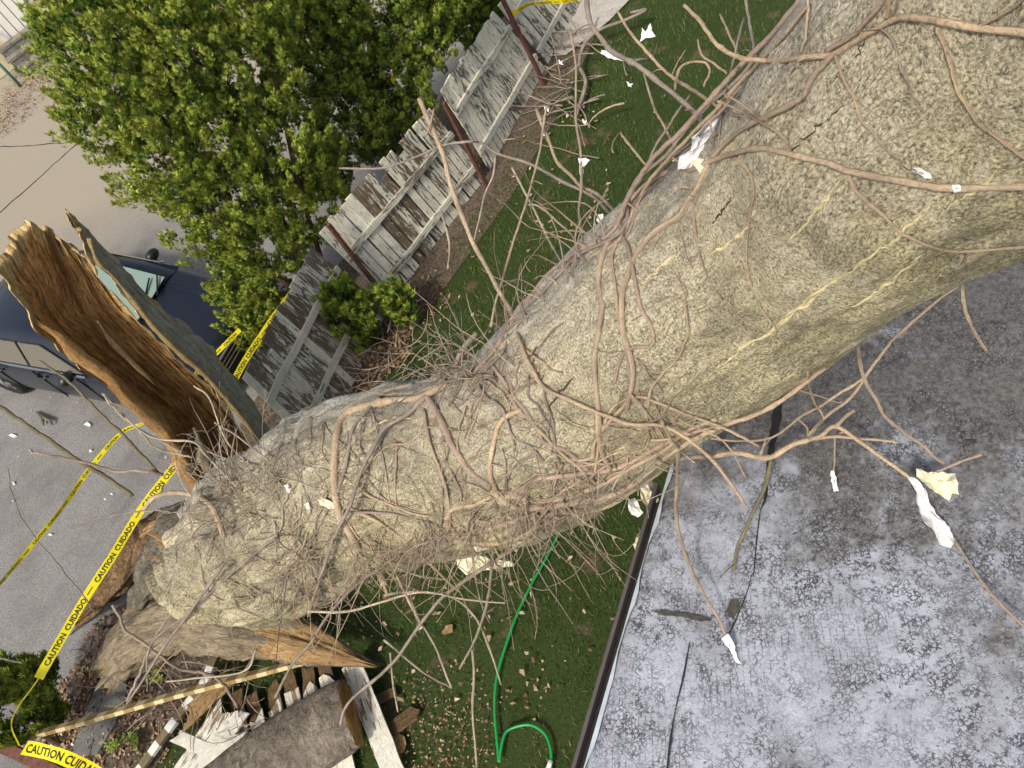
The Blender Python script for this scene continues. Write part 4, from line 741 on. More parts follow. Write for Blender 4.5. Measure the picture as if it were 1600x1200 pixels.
for pts, w0, w1, m, sd in [
    ([(700, 600), (660, 620), (630, 624), (600, 628), (567, 636), (545, 645), (530, 662), (524, 700), (522, 745), (526, 785), (538, 820), (560, 855), (592, 892), (600, 915)], 13, 15, 'vine', 2),
    ([(645, 600), (600, 612), (575, 640), (552, 668), (545, 700), (540, 730), (528, 770)], 7, 6, 'vineg', 1),
    ([(745, 520, .1), (722, 548, .05), (700, 590), (662, 622, .04), (640, 645, .05), (602, 668, .08), (582, 702, .1), (566, 735, .1), (550, 780, .12), (532, 820, .1), (515, 860, .1), (498, 905, .12)], 9, 6, 'vineg', 4),
    ([(665, 615), (690, 660), (705, 692), (725, 726), (745, 746), (768, 762)], 13, 13, 'vinep', 1),
    ([(662, 640), (672, 690), (690, 740), (700, 780), (703, 830)], 6, 5, 'vine', 1),
    ([(690, 670), (697, 720), (720, 770), (712, 800)], 5, 4, 'vinep', 0),
    ([(815, 640), (785, 655), (772, 690), (766, 740), (775, 765)], 9, 9, 'vine', 1),
    ([(790, 560), (800, 610), (820, 640), (840, 670), (850, 690), (887, 705), (920, 735)], 8, 8, 'vinep', 2),
    ([(770, 570), (790, 600), (810, 640), (830, 660), (860, 690), (880, 710), (905, 730), (935, 760)], 7, 6, 'vine', 2),
    ([(740, 590), (760, 620), (785, 640), (800, 680), (830, 700), (850, 720)], 7, 5, 'vineg', 2),
    ([(935, 640), (935, 680), (940, 705), (955, 735)], 10, 8, 'vine', 0), ([(990, 590), (980, 625), (960, 650), (930, 690), (924, 715), (890, 718), (850, 700)], 8, 6, 'vine', 0),
    ([(930, 740), (935, 700), (945, 660), (962, 632), (1000, 620), (1030, 630), (1080, 650), (1140, 672), (1185, 697, .2)], 6, 5, 'vine', 0),
    ([(1034, 657, .1), (1050, 690, .1), (1070, 710, .1), (1086, 723, .1)], 5, 4, 'vine', 0),
    ([(680, 655), (640, 690), (600, 700), (560, 760), (640, 800), (700, 812), (760, 850)], 4, 3, 'vine', 2),
    ([(540, 790), (600, 820), (650, 860), (690, 900), (720, 925, 'd', 5.0)], 7, 4, 'vine', 3),
    ([(545, 800), (620, 805), (700, 830), (760, 870), (800, 900, 'd', 4.9)], 5, 3, 'vineg', 2),
    ([(535, 800), (570, 850), (640, 895), (700, 905, 'd', 5.1)], 5, 4, 'vine', 2),
    ([(620, 690), (618, 740), (620, 790)], 4, 3, 'vine', 0), ([(580, 640), (600, 720), (612, 800)], 3, 3, 'vinel', 0),
    ([(705, 850), (700, 812), (708, 796), (740, 788), (768, 775)], 9, 8, 'vine', 0)]:
    stem(V3, pts, w0, w1, m, side=sd)
V4 = plant(1000, 690, 'bundle of vine stems sweeping along the lower edge of the trunk onto the flat roof')
def roofd(px, py, lift=.06): p = at(px, py, RZ + lift); return float((np.array(p) - CAM) @ RW[:, 2])
def rp(x, y, l=.10): return (x, y, 'd', roofd(x, y, l))
for pts, w0, w1, m, sd in [
    ([(768, 765), (800, 792), (850, 792), (900, 785), (960, 772), (1010, 740), (1060, 700), (1130, 665), (1200, 640, .03), (1290, 575, .03)], 12, 8, 'vine', 3),
    ([(810, 770), (840, 750), (900, 740), (960, 733), (1015, 705), (1062, 682), (1110, 668), (1165, 650), (1262, 590)], 10, 6, 'vinep', 3),
    ([(790, 775), (850, 782), (920, 766), (980, 735), (1040, 702), (1072, 675), (1120, 655)], 10, 7, 'vine', 2),
    ([(710, 845), (760, 850), (800, 845), (860, 815), (940, 795), (985, 770), (1035, 735, 'd', 4.1)], 9, 6, 'vine', 3),
    ([(720, 840), (800, 815), (870, 800), (950, 780), (1010, 748, 'd', 4.15), (1050, 720, 'd', 4.1), (1100, 714, 'd', 4.1)], 9, 8, 'vinep', 3),
    ([(1060, 690), (1057, 760, 'd', 4.0), (1058, 820, 'd', 3.95), rp(1075, 880, .2), rp(1100, 930, .18), rp(1125, 970, .12), rp(1140, 1010, .06)], 8, 4, 'vine', 2),
    ([(1075, 690), rp(1110, 712, .25), rp(1150, 708, .3), rp(1200, 715, .3), rp(1240, 695, .35), rp(1280, 682, .35), rp(1305, 667, .35), rp(1345, 692, .3), rp(1378, 715, .25), rp(1425, 748, .2)], 11, 6, 'vine', 3),
    ([rp(1305, 667, .35), rp(1320, 652, .38), rp(1335, 640, .42)], 8, 6, 'vine', 0),
    ([rp(1240, 690, .35), rp(1300, 682, .32), rp(1345, 685, .3), rp(1405, 692, .28)], 7, 4, 'vine', 0),
    ([(1585, 410, 'd', 2.9), (1540, 425, 'd', 3.0), (1500, 445, 'd', 3.1), (1450, 482, 'd', 3.2), (1400, 525, 'd', 3.35), (1372, 560, 'd', 3.45), (1350, 592, 'd', 3.5), (1325, 625, 'd', 3.6), (1290, 652, 'd', 3.7), (1262, 682, 'd', 3.8)], 5, 6, 'vine', 2),
    ([(1503, 400), (1502, 440, 'd', 3.0), (1506, 470, 'd', 3.1), (1518, 510, 'd', 3.2), (1543, 551, 'd', 3.3)], 7, 5, 'vine', 0),
    ([(1338, 515), (1342, 560, 'd', 3.4), (1352, 595, 'd', 3.5), (1366, 622, 'd', 3.55), (1380, 648, 'd', 3.6), (1405, 670, 'd', 3.65), (1440, 695, 'd', 3.7), (1460, 715, 'd', 3.7), (1476, 725, 'd', 3.7)], 7, 5, 'vine', 1),
    ([(1350, 590, 'd', 3.5), (1290, 630, 'd', 3.6), (1250, 652, 'd', 3.7), (1210, 682, 'd', 3.8), (1160, 690, 'd', 3.9), (1110, 685)], 5, 4, 'vine', 2),
    ([(1262, 580), (1268, 620, 'd', 3.6), (1282, 642, 'd', 3.6), (1288, 652, 'd', 3.6)], 5, 3, 'vine', 0), ([(1262, 682, 'd', 3.8), (1260, 668, 'd', 3.8), (1248, 655, 'd', 3.8)], 4, 4, 'vine', 0),
    ([rp(1205, 715, .25), rp(1195, 760, .22), rp(1172, 812, .18), rp(1153, 852, .12), rp(1147, 893, .05)], 7, 5, 'olive', 1),
    ([rp(1534, 710, .3), rp(1490, 725, .26), rp(1448, 745, .22)], 5, 5, 'vine', 0),
    ([rp(1492, 845, .12), rp(1520, 890, .12), rp(1560, 940, .14), rp(1640, 1020, .16)], 5, 6, 'vine', 1),
    ([rp(1305, 680, .33), rp(1304, 710, .22), rp(1302, 740, .15)], 3, 3, 'vine', 0),
    ([(1060, 655, .05), (1130, 690, .1), (1165, 745, .1), rp(1100, 715, .3)][:3], 4, 3, 'vine', 0),
    ([(985, 615, .03), (1005, 640, .03), (1040, 690), (1045, 720)], 4, 3, 'vine', 0),
    ([(1250, 610), rp(1300, 625, .2), rp(1325, 630, .15)], 3, 2, 'vine', 0)]:
    stem(V4, pts, w0, w1, m, side=sd)
V5 = empty('climbing_vine', tuple(Pd(400, 900, 5.6)), 'dense tangle of fine vine twigs hanging from the broken lower end of the trunk', 'vine')
for pts, w0, w1, m, sd in [
    ([(900, 770, .05), (840, 830, 'd', 4.6), (790, 865, 'd', 4.7), (700, 925, 'd', 5.0), (665, 965, 'd', 5.2), (640, 1000, 'd', 5.3), (620, 1030, 'd', 5.4), (598, 1052, 'd', 5.5), (560, 1082, 'd', 5.7), (540, 1105, 'd', 5.8), (532, 1132, 'd', 5.9)], 7, 5, 'vineg', 3),
    ([(590, 890, .05), (545, 925, 'd', 5.3), (510, 965, 'd', 5.4), (485, 1005, 'd', 5.5), (455, 1040, 'd', 5.7), (437, 1075, 'd', 5.8), (430, 1090, 'd', 5.9)], 6, 5, 'vineg', 2),
    ([(505, 895, .1), (492, 930, .1), (484, 955, 'd', 5.3), (481, 962, 'd', 5.3)], 5, 5, 'vinep', 0),
    ([(770, 860, .05), (763, 930, 'd', 5.0), (752, 975, 'd', 5.2), (735, 1015, 'd', 5.4), (718, 1045, 'd', 5.5)], 6, 4, 'vineg', 1),
    ([(738, 1015, 'd', 5.4), (740, 1060, 'd', 5.6), (739, 1110, 'd', 5.8), (745, 1200, 'd', 6.1)], 5, 4, 'vinel', 1),
    ([(620, 900, .05), (650, 960, 'd', 5.3), (680, 1010, 'd', 5.5), (700, 1060, 'd', 5.7), (706, 1075, 'd', 5.8)], 5, 4, 'vinel', 1),
    ([(600, 930, 'd', 5.2), (640, 925, 'd', 5.2), (700, 930, 'd', 5.2), (740, 960, 'd', 5.3), (760, 1000, 'd', 5.4), (783, 1070, 'd', 5.6)], 5, 4, 'vinel', 1),
    ([(480, 955, 'd', 5.3), (540, 955, 'd', 5.2), (600, 940, 'd', 5.1), (660, 925, 'd', 5.0), (720, 935, 'd', 5.0), (790, 942, 'd', 5.0)], 5, 3, 'vinel', 1),
    ([(600, 1000, 'd', 5.6), (660, 1050, 'd', 5.8), (705, 1075, 'd', 6.0)], 5, 3, 'vinel', 1),
    ([(610, 1020, 'd', 5.6), (615, 1075, 'd', 5.8), (622, 1112, 'd', 6.0)], 4, 3, 'vinel', 1),
    ([(350, 880, .1), (300, 950, .1), (250, 1020, 'd', 6.0), (215, 1075, 'd', 6.2), (198, 1100, 'd', 6.4)], 5, 4, 'vineg', 2),
    ([(430, 840, .1), (370, 890, .1), (290, 960, .1), (235, 1010, 'd', 6.2), (230, 1080, 'd', 6.4)], 4, 3, 'vineg', 2),
    ([(400, 1015, 'd', 6.2), (380, 1050, 'd', 6.3), (300, 1060, 'd', 6.4), (260, 1065, 'd', 6.4)], 4, 3, 'vinel', 2),
    ([(350, 840, .1), (330, 790, .15), (290, 770, 'd', 5.9), (245, 775, 'd', 6.0), (225, 795, 'd', 6.1)], 10, 8, 'vine', 2),
    ([(395, 730, .1), (362, 700, 'd', 5.7), (345, 670, 'd', 5.7), (325, 620, 'd', 5.6), (303, 603, 'd', 5.6)], 4, 3, 'vinel', 1),
    ([(370, 760, .1), (320, 710, 'd', 5.6), (300, 690, 'd', 5.6), (230, 680, 'd', 5.7), (160, 615, 'd', 5.8)], 5, 3, 'vinel', 2),
    ([(420, 720, .1), (370, 680, 'd', 5.5), (335, 660, 'd', 5.5)], 4, 3, 'vinel', 1), ([(380, 720, .1), (362, 720, 'd', 5.6), (370, 670, 'd', 5.5)], 4, 2, 'vinel', 0)]:
    stem(V5, pts, w0, w1, m, side=sd)
def twig3(p, d, L, r, curl, R, droop=0., n_=11, surf_=False):
    pts = [Vector(p)]; d = Vector(d).normalized(); b = Vector((R.gauss(0, 1), R.gauss(0, 1), R.gauss(0, 1))) * curl
    for i in range(n_ - 1):
        d = (d + b * (1.0 / n_) + Vector((R.gauss(0, 1), R.gauss(0, 1), R.gauss(0, 1))) * .07 + Vector((0, 0, -droop / n_))).normalized(); pts.append(pts[-1] + d * L / n_)
        if R.random() < .12: b = Vector((R.gauss(0, 1), R.gauss(0, 1), R.gauss(0, 1))) * curl
        if pts[-1].z < .02: pts[-1].z = .02
    return pts
def imgdir(dx, dy, dz): return Vector(RW @ np.array([dx, dy, dz]))
def scatter(parent, count, boxfn, dirfn, Lr, rr, mats, seed, curl=.6, droop=.3, branch=2, lim=95):
    R = random.Random(seed); rest = MB(); restm = []
    for i in range(count):
        x, y = boxfn(R); d0 = hit(x, y); p = Pd(x, y, (d0 - .01) if d0 else R.uniform(4.9, 5.6)) if d0 else None
        if p is None: continue
        d = dirfn(R, x, y); L = R.uniform(*Lr); r = R.uniform(*rr); pts = twig3(p, d, L, r, curl, R, droop)
        mb = MB() if len([c for c in parent.children if c.name.startswith('twig')]) < lim else rest
        mb.tube(pts, list(np.linspace(r, r * .45, len(pts))), 5)
        for _ in range(R.randrange(branch + 1)):
            k = R.randrange(2, len(pts) - 2); dd = (pts[k + 1] - pts[k]).normalized() + Vector((R.gauss(0, 1), R.gauss(0, 1), R.gauss(0, 1))) * .6; q = twig3(pts[k], dd, L * R.uniform(.2, .5), r * .6, curl, R, droop, 6); mb.tube(q, list(np.linspace(r * .6, r * .3, 6)), 4)
        if mb is not rest: mb.build('twig', MT[R.choice(mats)], parent, smooth=True)
    if rest.n: o = rest.build('fine_twigs', MT[mats[0]], parent, smooth=True); o['kind'] = 'stuff'
G = lambda R, a, b: R.gauss(a, b)
# spray at the broken end, mostly towards the driveway
scatter(V5, 90, lambda R: (R.gauss(375, 38), R.gauss(775, 38)), lambda R, x, y: imgdir(R.gauss(-.55, .5), R.gauss(-.25, .55), R.gauss(-.25, .35)), (.2, .75), (.0025, .0055), ['vinel', 'vine', 'vinel', 'vineg'], 21, 1.4, .3)
V6 = empty('climbing_vine', tuple(Pd(620, 900, 5.2)), 'curtain of thin brown twigs drooping from the lower trunk edge over lawn and debris', 'vine')
scatter(V6, 190, lambda R: ((lambda t: (430 + 480 * t + R.gauss(0, 10), 905 - 150 * t ** 1.6 - abs(R.gauss(0, 28))))(R.random())), lambda R, x, y: imgdir(R.gauss(.1, .75), R.gauss(.75, .4), R.gauss(.1, .3)), (.22, .85), (.0022, .005), ['vine', 'vinel', 'vineg', 'vine'], 22, 1.5, .5)
V7 = empty('climbing_vine', tuple(Pd(720, 560, 4.9)), 'curly knot of dry twigs on top of the trunk where it bends, beside the lawn', 'vine')
scatter(V7, 95, lambda R: (R.gauss(715, 40), R.gauss(585, 16)), lambda R, x, y: imgdir(R.gauss(-.1, .9), R.gauss(-.5, .5), R.gauss(-.2, .3)), (.2, .65), (.0025, .005), ['vinel', 'vine', 'vineg'], 23, 1.8, .1)
scatter(V2, 20, lambda R: ((lambda t: (790 + 190 * t, 525 - 190 * t + abs(R.gauss(0, 6))))(R.random())), lambda R, x, y: imgdir(R.gauss(-.35, .5), R.gauss(-.75, .4), R.gauss(-.1, .3)), (.25, .7), (.0025, .005), ['vine', 'vinel', 'vinep'], 24, 1.4, .1, 2, 60)
# thin stems creeping over the lower trunk surface
def creep(parent, count, boxfn, seed, mats, w=(1.6, 3.4), L=(6, 16)):
    R = random.Random(seed)
    for _ in range(count):
        x, y = boxfn(R); a = R.choice([R.gauss(1.2, .5), R.gauss(.3, .5), R.gauss(2.2, .5), R.gauss(-.7, .4)]); pts = []
        for k in range(R.randrange(*L)):
            if hit(x, y) is None: break
            pts.append((x, y, R.uniform(.004, .03))); a += R.gauss(0, .32); x += 17 * math.cos(a); y += 17 * math.sin(a)
        if len(pts) > 3: stem(parent, pts, R.uniform(*w), None, R.choice(mats), 'twig', False, R.randrange(3), R.randrange(999))
creep(V5, 60, lambda R: (R.uniform(290, 520), R.uniform(720, 960)), 31, ['vineg', 'vine', 'vinel'])
creep(V3, 44, lambda R: (R.uniform(480, 820), R.uniform(600, 880)), 32, ['vine', 'vineg', 'vinel', 'vine'])
creep(V4, 40, lambda R: ((lambda t: (790 + 260 * t, 800 - 130 * t + R.gauss(0, 25)))(R.random())), 33, ['vine', 'vinep'], (2.5, 6))
creep(V7, 26, lambda R: (R.uniform(640, 860), R.uniform(540, 640)), 34, ['vineg', 'vine'], (2.5, 6), (4, 10))
V8 = empty('climbing_vine', tuple(Pd(920, 800, 4.5)), 'twiggy vine ends hanging between the trunk and the gutter of the flat roof', 'vine')
scatter(V8, 42, lambda R: ((lambda t: (800 + 230 * t, 820 - 90 * t - abs(R.gauss(0, 10))))(R.random())), lambda R, x, y: imgdir(R.gauss(-.1, .6), R.gauss(.8, .35), R.gauss(.15, .25)), (.18, .5), (.0022, .0048), ['vine', 'vinel', 'vineg'], 25, 1.4, .4)

for pts, w_, m in [([(1235, 236), (1262, 212), (1290, 190), (1322, 163)], 5, 'crack'), ([(1112, 348), (1128, 328), (1146, 307)], 4, 'crack'), ([(1335, 95), (1345, 78), (1352, 62)], 4, 'crack'), ([(1060, 395), (1035, 415), (1005, 445)], 6.5, 'ridge'), ([(1310, 288), (1275, 330), (1232, 375)], 6.5, 'ridge'), ([(1480, 298), (1440, 335), (1400, 372), (1355, 405), (1300, 440), (1245, 480), (1210, 512)], 6.5, 'ridge'), ([(1560, 262), (1520, 300), (1480, 322)], 7, 'ridge'), ([(1300, 440), (1240, 492), (1170, 540), (1120, 575)], 7, 'ridge'), ([(1180, 330), (1150, 372), (1110, 400)], 6, 'ridge'), ([(1440, 400), (1380, 450), (1330, 480)], 6, 'ridge'), ([(560, 690), (600, 660), (640, 655)], 6, 'ridge'), ([(900, 590), (870, 620), (855, 650)], 4, 'crack')]:
    if 'crack' not in MT: MT['crack'] = simple('bark_crack_dark', (.045, .035, .02), .9, .5, 40); MT['ridge'] = simple('pale_bark_ridge', (.47, .40, .225), .9, .35, 45, bump=1.0)
    k_ = len(pts) * 9; c = spline(pts, k_); P_ = []; rr_ = []
    for i, (x, y) in enumerate(c):
        x += 3.5 * float(vn(np.array([[i * .5, pts[0][0], 0]]))[0]); y += 3.5 * float(vn(np.array([[i * .5, pts[0][1], 7]]))[0]); h_ = hit(x, y) or 4.0; r = w_ / 2 * h_ / F * (1 + .7 * float(vn(np.array([[i * .6, pts[0][0], 3]]))[0])) * math.sin(math.pi * (i + .6) / (k_ + .2)) ** .4; P_.append(Pd(x, y, h_ + r * .72)); rr_.append(r)
    mb = MB(); mb.tube(P_, rr_, 7); mb.build('bark_crack' if m == 'crack' else 'bark_ridge', MT[m], tr_root, smooth=False)
# ------------------------------------------------------------------ broken slabs and roots under the butt
def slabmesh(name, pts, wid, thk, mat, parent, seed=0, z_up=.1, tip=(.25, .1), na=48, nl=110, lumps=1.0, origin=None, mats2=None):
    c = spline(pts, nl); L = np.r_[0, np.cumsum(np.linalg.norm(np.diff(c, axis=0), axis=1))]; t = np.gradient(c, axis=0); t /= np.linalg.norm(t, axis=1)[:, None]
    s = np.cross(t, [0, 0, 1.]); s /= np.linalg.norm(s, axis=1)[:, None]; u = np.cross(s, t); w_ = np.interp(np.linspace(0, 1, nl), np.linspace(0, 1, len(wid)), wid); h_ = np.interp(np.linspace(0, 1, nl), np.linspace(0, 1, len(thk)), thk)
    a = np.linspace(0, 2 * np.pi, na, endpoint=False); V = c[:, None] + s[:, None] * (np.cos(a)[None, :, None] * w_[:, None, None]) + u[:, None] * (np.sin(a)[None, :, None] * h_[:, None, None])
    V = V.reshape(-1, 3); aa = np.tile(a, nl); ll = np.repeat(L, na); cy = np.stack([np.cos(aa) * 1.5, np.sin(aa) * 1.5, ll * 1.4 + seed * 7.7], 1); cc = np.repeat(c, na, 0); d = V - cc
    V = cc + d * (1 + lumps * (.28 * fbm(cy * 1.3, 3) + .16 * fbm(cy * np.array([5, 5, 1.2]), 3) + .13 * fbm(cy * np.array([13, 13, 2.0]), 3) + .05 * vn(cy * 22)))[:, None]
    e = np.minimum(ll, L[-1] - ll); V += np.repeat(t, na, 0) * (np.where(ll > L[-1] / 2, 1, -1) * np.clip(1 - e / .25, 0, 1) * (.16 * vn(cy * np.array([4, 4, .01]) + seed) + .08 * vn(cy * np.array([11, 11, .01]) + seed)) * lumps)[:, None]
    fs = [(i * na + j, i * na + (j + 1) % na, (i + 1) * na + (j + 1) % na, (i + 1) * na + j) for i in range(nl - 1) for j in range(na)] + [tuple(range(na))[::-1], tuple((nl - 1) * na + j for j in range(na))]
    mi = [0] * ((nl - 1) * na) + [1, 1]
    if mats2:   # split face shows torn wood
        mi = [(1 if (math.sin(a[j]) > .1 and i > nl * mats2[0] + 14 * float(vn(np.array([[j * .6, i * .04, 0]]))[0])) else 0) for i in range(nl - 1) for j in range(na)] + [1, 1]
    mb = MB().add(V, fs, mi, np.stack([aa * .15, ll], 1)); return mb.build(name, mat if isinstance(mat, list) else [mat, MT['rot']], parent, smooth=True, origin=origin)
def A3(l): return [tuple(at(x, y, z)) for x, y, z in l]
MT['splitwood'] = m_wood('split_tan_wood', (.16, .085, .035), (.66, .47, .24), (.46, .30, .14), 1.2)
MT['rotdark'] = m_wood('dark_brown_rotten_wood', (.06, .035, .02), (.42, .29, .17), (.20, .125, .065), .8, 'Object', (6, 6, 6)); MT['palebark'] = m_wood('pale_inner_bark', (.13, .10, .065), (.48, .40, .28), (.30, .245, .165), 1.0)
o = slabmesh('split_trunk_slab', A3([(165, 1045, .25), (215, 1000, .35), (290, 975, .45), (370, 985, .5), (450, 1000, .5), (520, 1020, .45), (572, 1036, .4)]), [.22, .30, .30, .26, .20, .11, .02], [.10, .22, .26, .22, .15, .08, .02], [MT['palebark'], MT['splitwood']], None, 1, mats2=(.60,)); tag(o, 'long split slab of trunk with an orange splintered tip lying on the broken boards', 'wood slab')
o = slabmesh('root_chunk', A3([(190, 985, .2), (222, 940, .45), (250, 885, .8), (285, 830, 1.0), (315, 795, 1.0)]), [.03, .12, .22, .24, .14], [.03, .10, .18, .18, .1], [MT['roughbark'], MT['rot']], None, 2, lumps=1.4); tag(o, 'dark jagged root chunk at the edge of the driveway left of the trunk end', 'root')
o = slabmesh('root_chunk', A3([(128, 965, .12), (165, 925, .3), (205, 878, .5), (245, 838, .65), (285, 805, .7)]), [.03, .13, .20, .22, .14], [.03, .12, .17, .18, .10], [MT['rotdark'], MT['rot']], None, 3, lumps=1.9); tag(o, 'brown splintered wood shard reaching furthest over the driveway beneath the twigs', 'root')
o = slabmesh('root_chunk', A3([(168, 905, .3), (205, 868, .55), (240, 835, .75), (275, 808, .9)]), [.02, .09, .11, .05], [.02, .06, .08, .05], [MT['splitwood'], MT['rot']], None, 8, lumps=1.7); tag(o, 'small orange-tan fragment of torn wood on top of the brown splintered shard', 'root')
o = slabmesh('bark_strip', A3([(200, 978, .35), (215, 955, .5), (232, 925, .65), (238, 905, .7)]), [.015, .05, .055, .02], [.01, .015, .015, .01], [MT['palebark'], MT['fresh']], None, 4); tag(o, 'thin pale pointed splinter of bark standing between the broken root chunks', 'bark')
o = slabmesh('root_chunk', A3([(155, 1050, .1), (185, 1035, .2), (225, 1015, .3), (255, 1005, .35)]), [.10, .17, .18, .12], [.08, .14, .15, .1], [MT['palebark'], MT['splitwood']], None, 5, lumps=1.5); tag(o, 'knobbly grey-tan stump end at the tip of the split slab near the kerb', 'root')
# ------------------------------------------------------------------ broken log and boards at the bottom of the picture
lg = empty('sawn_log', tuple(at(450, 1170, 0)), 'thick grey-barked log lying across the broken white pickets', 'log')
MT['logbark'] = m_wood('furrowed_log_bark', (.07, .06, .05), (.34, .29, .225), (.20, .17, .135), .5, 'Object', (5, 3, 3))
o = slabmesh('bark', A3([(330, 1262, .34), (400, 1205, .34), (470, 1160, .34), (530, 1122, .34), (548, 1112, .34)]), [.34, .34, .34, .33, .31], [.2, .2, .2, .19, .17], [MT['logbark'], MT['rot']], lg, 6, lumps=.16, na=40, nl=90)
mb = MB(); c = spline(A3([(395, 1252, .36), (440, 1226, .36), (500, 1190, .36), (556, 1156, .36)]), 24); mb.tube(c, [.02 * (1 + .4 * math.sin(i * 1.7)) for i in range(24)], 8); mb.build('torn_edge', MT['fresh'], lg, smooth=True)
def board(name, pts, wd, th, mat, label, cat, parent=None, group=None, z=None, jag=0, rot=None, side=None, lean=0):
    a = Vector(at(*pts[0])); b = Vector(at(*pts[1])); d = (b - a).normalized(); sd = d.cross(Vector((0, 0, 1))).normalized(); sd = (sd + Vector((0, 0, lean))).normalized() if side is None else side; nn = sd.cross(d).normalized()
    K = 12; V = []; U = []; ph = random.random() * 30
    for i in range(K + 1):
        c = a.lerp(b, i / K) + nn * (.006 * math.sin(i * .7 + ph)); w_ = wd / 2 * (1 + .05 * float(vn(np.array([[i * .9, ph, 0]]))[0]))
        for (sx, sy) in ((-1, -1), (-.33, -1), (.33, -1), (1, -1), (1, 1), (.33, 1), (-.33, 1), (-1, 1)):
            q = c + sd * sx * w_ + nn * sy * th / 2
            if i in (0, K) and jag: q = q + d * float(vn(np.array([[sx * 3.1 + ph, i, 4.]]))[0]) * jag
            V.append(tuple(q)); U.append((ph + sx * wd / 2, i / K * (b - a).length + ph))
    fs = [(8 * q + j, 8 * q + (j + 1) % 8, 8 * q + 8 + (j + 1) % 8, 8 * q + 8 + j) for q in range(K) for j in range(8)] + [tuple(range(8))[::-1], tuple(8 * K + j for j in range(8))]
    mb = MB().add(V, fs, 0, U); o = mb.build(name, mat, parent)
    if parent is None: tag(o, label, cat, group)
    return o
def m_marks(name, period, c1, c2, w_=.09):
    n = NT(name); uv = n.sep(n.tc.outputs['UV']); f_ = n.math('FRACT', n.math('MULTIPLY', n.math('ADD', uv[1], n.math('MULTIPLY', n.noise(n.co('UV', (30, 30, 1)), 1, 2), .01)), 1 / period)); a = n.noise(n.co('UV', (40, 4, 1)), 2, 5, .7)
    A_ = n.mix(n.ramp(a, (.3, 0), (.7, 1)), tuple(x * .7 for x in c1), c1); B_ = n.mix(n.ramp(a, (.3, 0), (.7, 1)), tuple(x * .5 for x in c2), tuple(x * 1.2 for x in c2))
    return n.done(n.mix(n.ramp(f_, (0, 0), (.44, 0), (.46, 1), (.97, 1), (1, 0)), A_, B_), .8, n.bump(a, .4, .004))
MT['marks'] = m_marks('rail_with_picket_marks', .215, (.62, .50, .27), (.30, .21, .085)); MT['marks2'] = m_marks('rail_white_marks', .25, (.72, .72, .68), (.17, .135, .075)); MT['brownwood'] = m_wood('brown_board_wood', (.09, .055, .03), (.30, .205, .11), (.18, .115, .06), 1.2)
board('fence_rail', ((38, 1152, .55), (512, 1022, .42)), .085, .04, MT['marks'], 'long tan fence rail with pale picket marks running across the lower left debris', 'board', lean=.9)
board('fence_rail', ((212, 1210, .10), (338, 1040, .16)), .085, .04, MT['marks2'], 'brown rail with square white patches lying on the soil left of the white boards', 'board')
board('fence_rail', ((325, 1055, .2), (352, 985, .2)), .085, .04, MT['marks2'], 'short rail end with one white patch just below the split trunk slab', 'board')
board('broken_picket', ((618, 1215, .12), (548, 1035, .22)), .20, .022, MT['whiteboard'], 'wide white board with cracked paint right of the big log', 'board', jag=.06)
bp = empty('broken_fence_panel', tuple(at(450, 1130, 0)), 'smashed white picket panel pinned under the grey-barked log', 'fence panel')
for i, (a, b) in enumerate((((372, 1255), (345, 1140)), ((400, 1240), (372, 1120)), ((428, 1235), (402, 1125)), ((462, 1230), (430, 1105)), ((490, 1225), (458, 1088)), ((520, 1222), (484, 1078)), ((548, 1225), (512, 1062)))):
    board('picket', ((*a, .05), (*b, .10)), .15, .02, MT['whiteboard'] if i % 3 else MT['picket'], None, None, bp, jag=.08)
    board('bare_picket_end', ((*b, .085), (b[0] - 8 + i % 2 * 6, b[1] - 34, .09)), .13, .018, MT['brownwood'], None, None, bp, jag=.06)
board('rail', ((350, 1195, .03), (620, 1080, .03)), .08, .04, MT['brownwood'], None, None, bp)
wb = empty('broken_fence_panel', tuple(at(320, 1160, 0)), 'cluster of white overlapping boards with flaking paint left of the big log', 'fence panel')
for i, (a, b) in enumerate((((262, 1240), (350, 1105)), ((283, 1245), (372, 1118)), ((305, 1250), (366, 1150)), ((330, 1250), (372, 1165)))): board('picket', ((*a, .16 + i * .012), (*b, .2)), .19, .02, MT['whiteboard'], None, None, wb, jag=.09)
board('rail', ((275, 1150, .18), (330, 1175, .18)), .12, .03, MT['whiteboard'], None, None, wb, jag=.05)
board('rail', ((355, 1180, .1), (395, 1150, .1)), .1, .03, MT['whiteboard'], None, None, wb, jag=.05)
board('wood_board', ((600, 1150, .06), (648, 1112, .06)), .13, .03, MT['brownwood'], 'short brown board on the bare soil right of the white board', 'board', jag=.05)
board('wood_board', ((292, 1120, .22), (356, 1060, .25)), .20, .02, MT['splitwood'], 'orange-tan split board lying under the long tan rail', 'board', jag=.1)
o = board('red_fence_post', ((-30, 1150, .75), (130, 1225, .55)), .10, .09, MT['redpost'], 'red-brown fence post leaning into the lower left corner under yellow tape', 'post')
def m_chip(i, px, py, r, mat, label, cat='wood chip', z=.03, el=1.5, ang=0, th=.012):
    p = Vector(at(px, py, z)); mb = MB(); n_ = 11; V = []; R = random.Random(i)
    for k in range(n_):
        q = 2 * math.pi * k / n_; rr = r * R.uniform(.7, 1.1); x = rr * el * math.cos(q); y = rr * math.sin(q); V.append(p + Vector((x * math.cos(ang) - y * math.sin(ang), x * math.sin(ang) + y * math.cos(ang), R.uniform(-.004, .008))))
    v = [tuple(a) for a in V] + [tuple(a + Vector((0, 0, th))) for a in V]; mb.add(v, [tuple(range(n_))[::-1], tuple(range(n_, 2 * n_))] + [(j, (j + 1) % n_, n_ + (j + 1) % n_, n_ + j) for j in range(n_)]); return tag(mb.build('wood_chip', mat, None), label, cat)
m_chip(1, 701, 984, .045, MT['splitwood'], 'pale tan wood chip alone on the grass below the twig curtain')
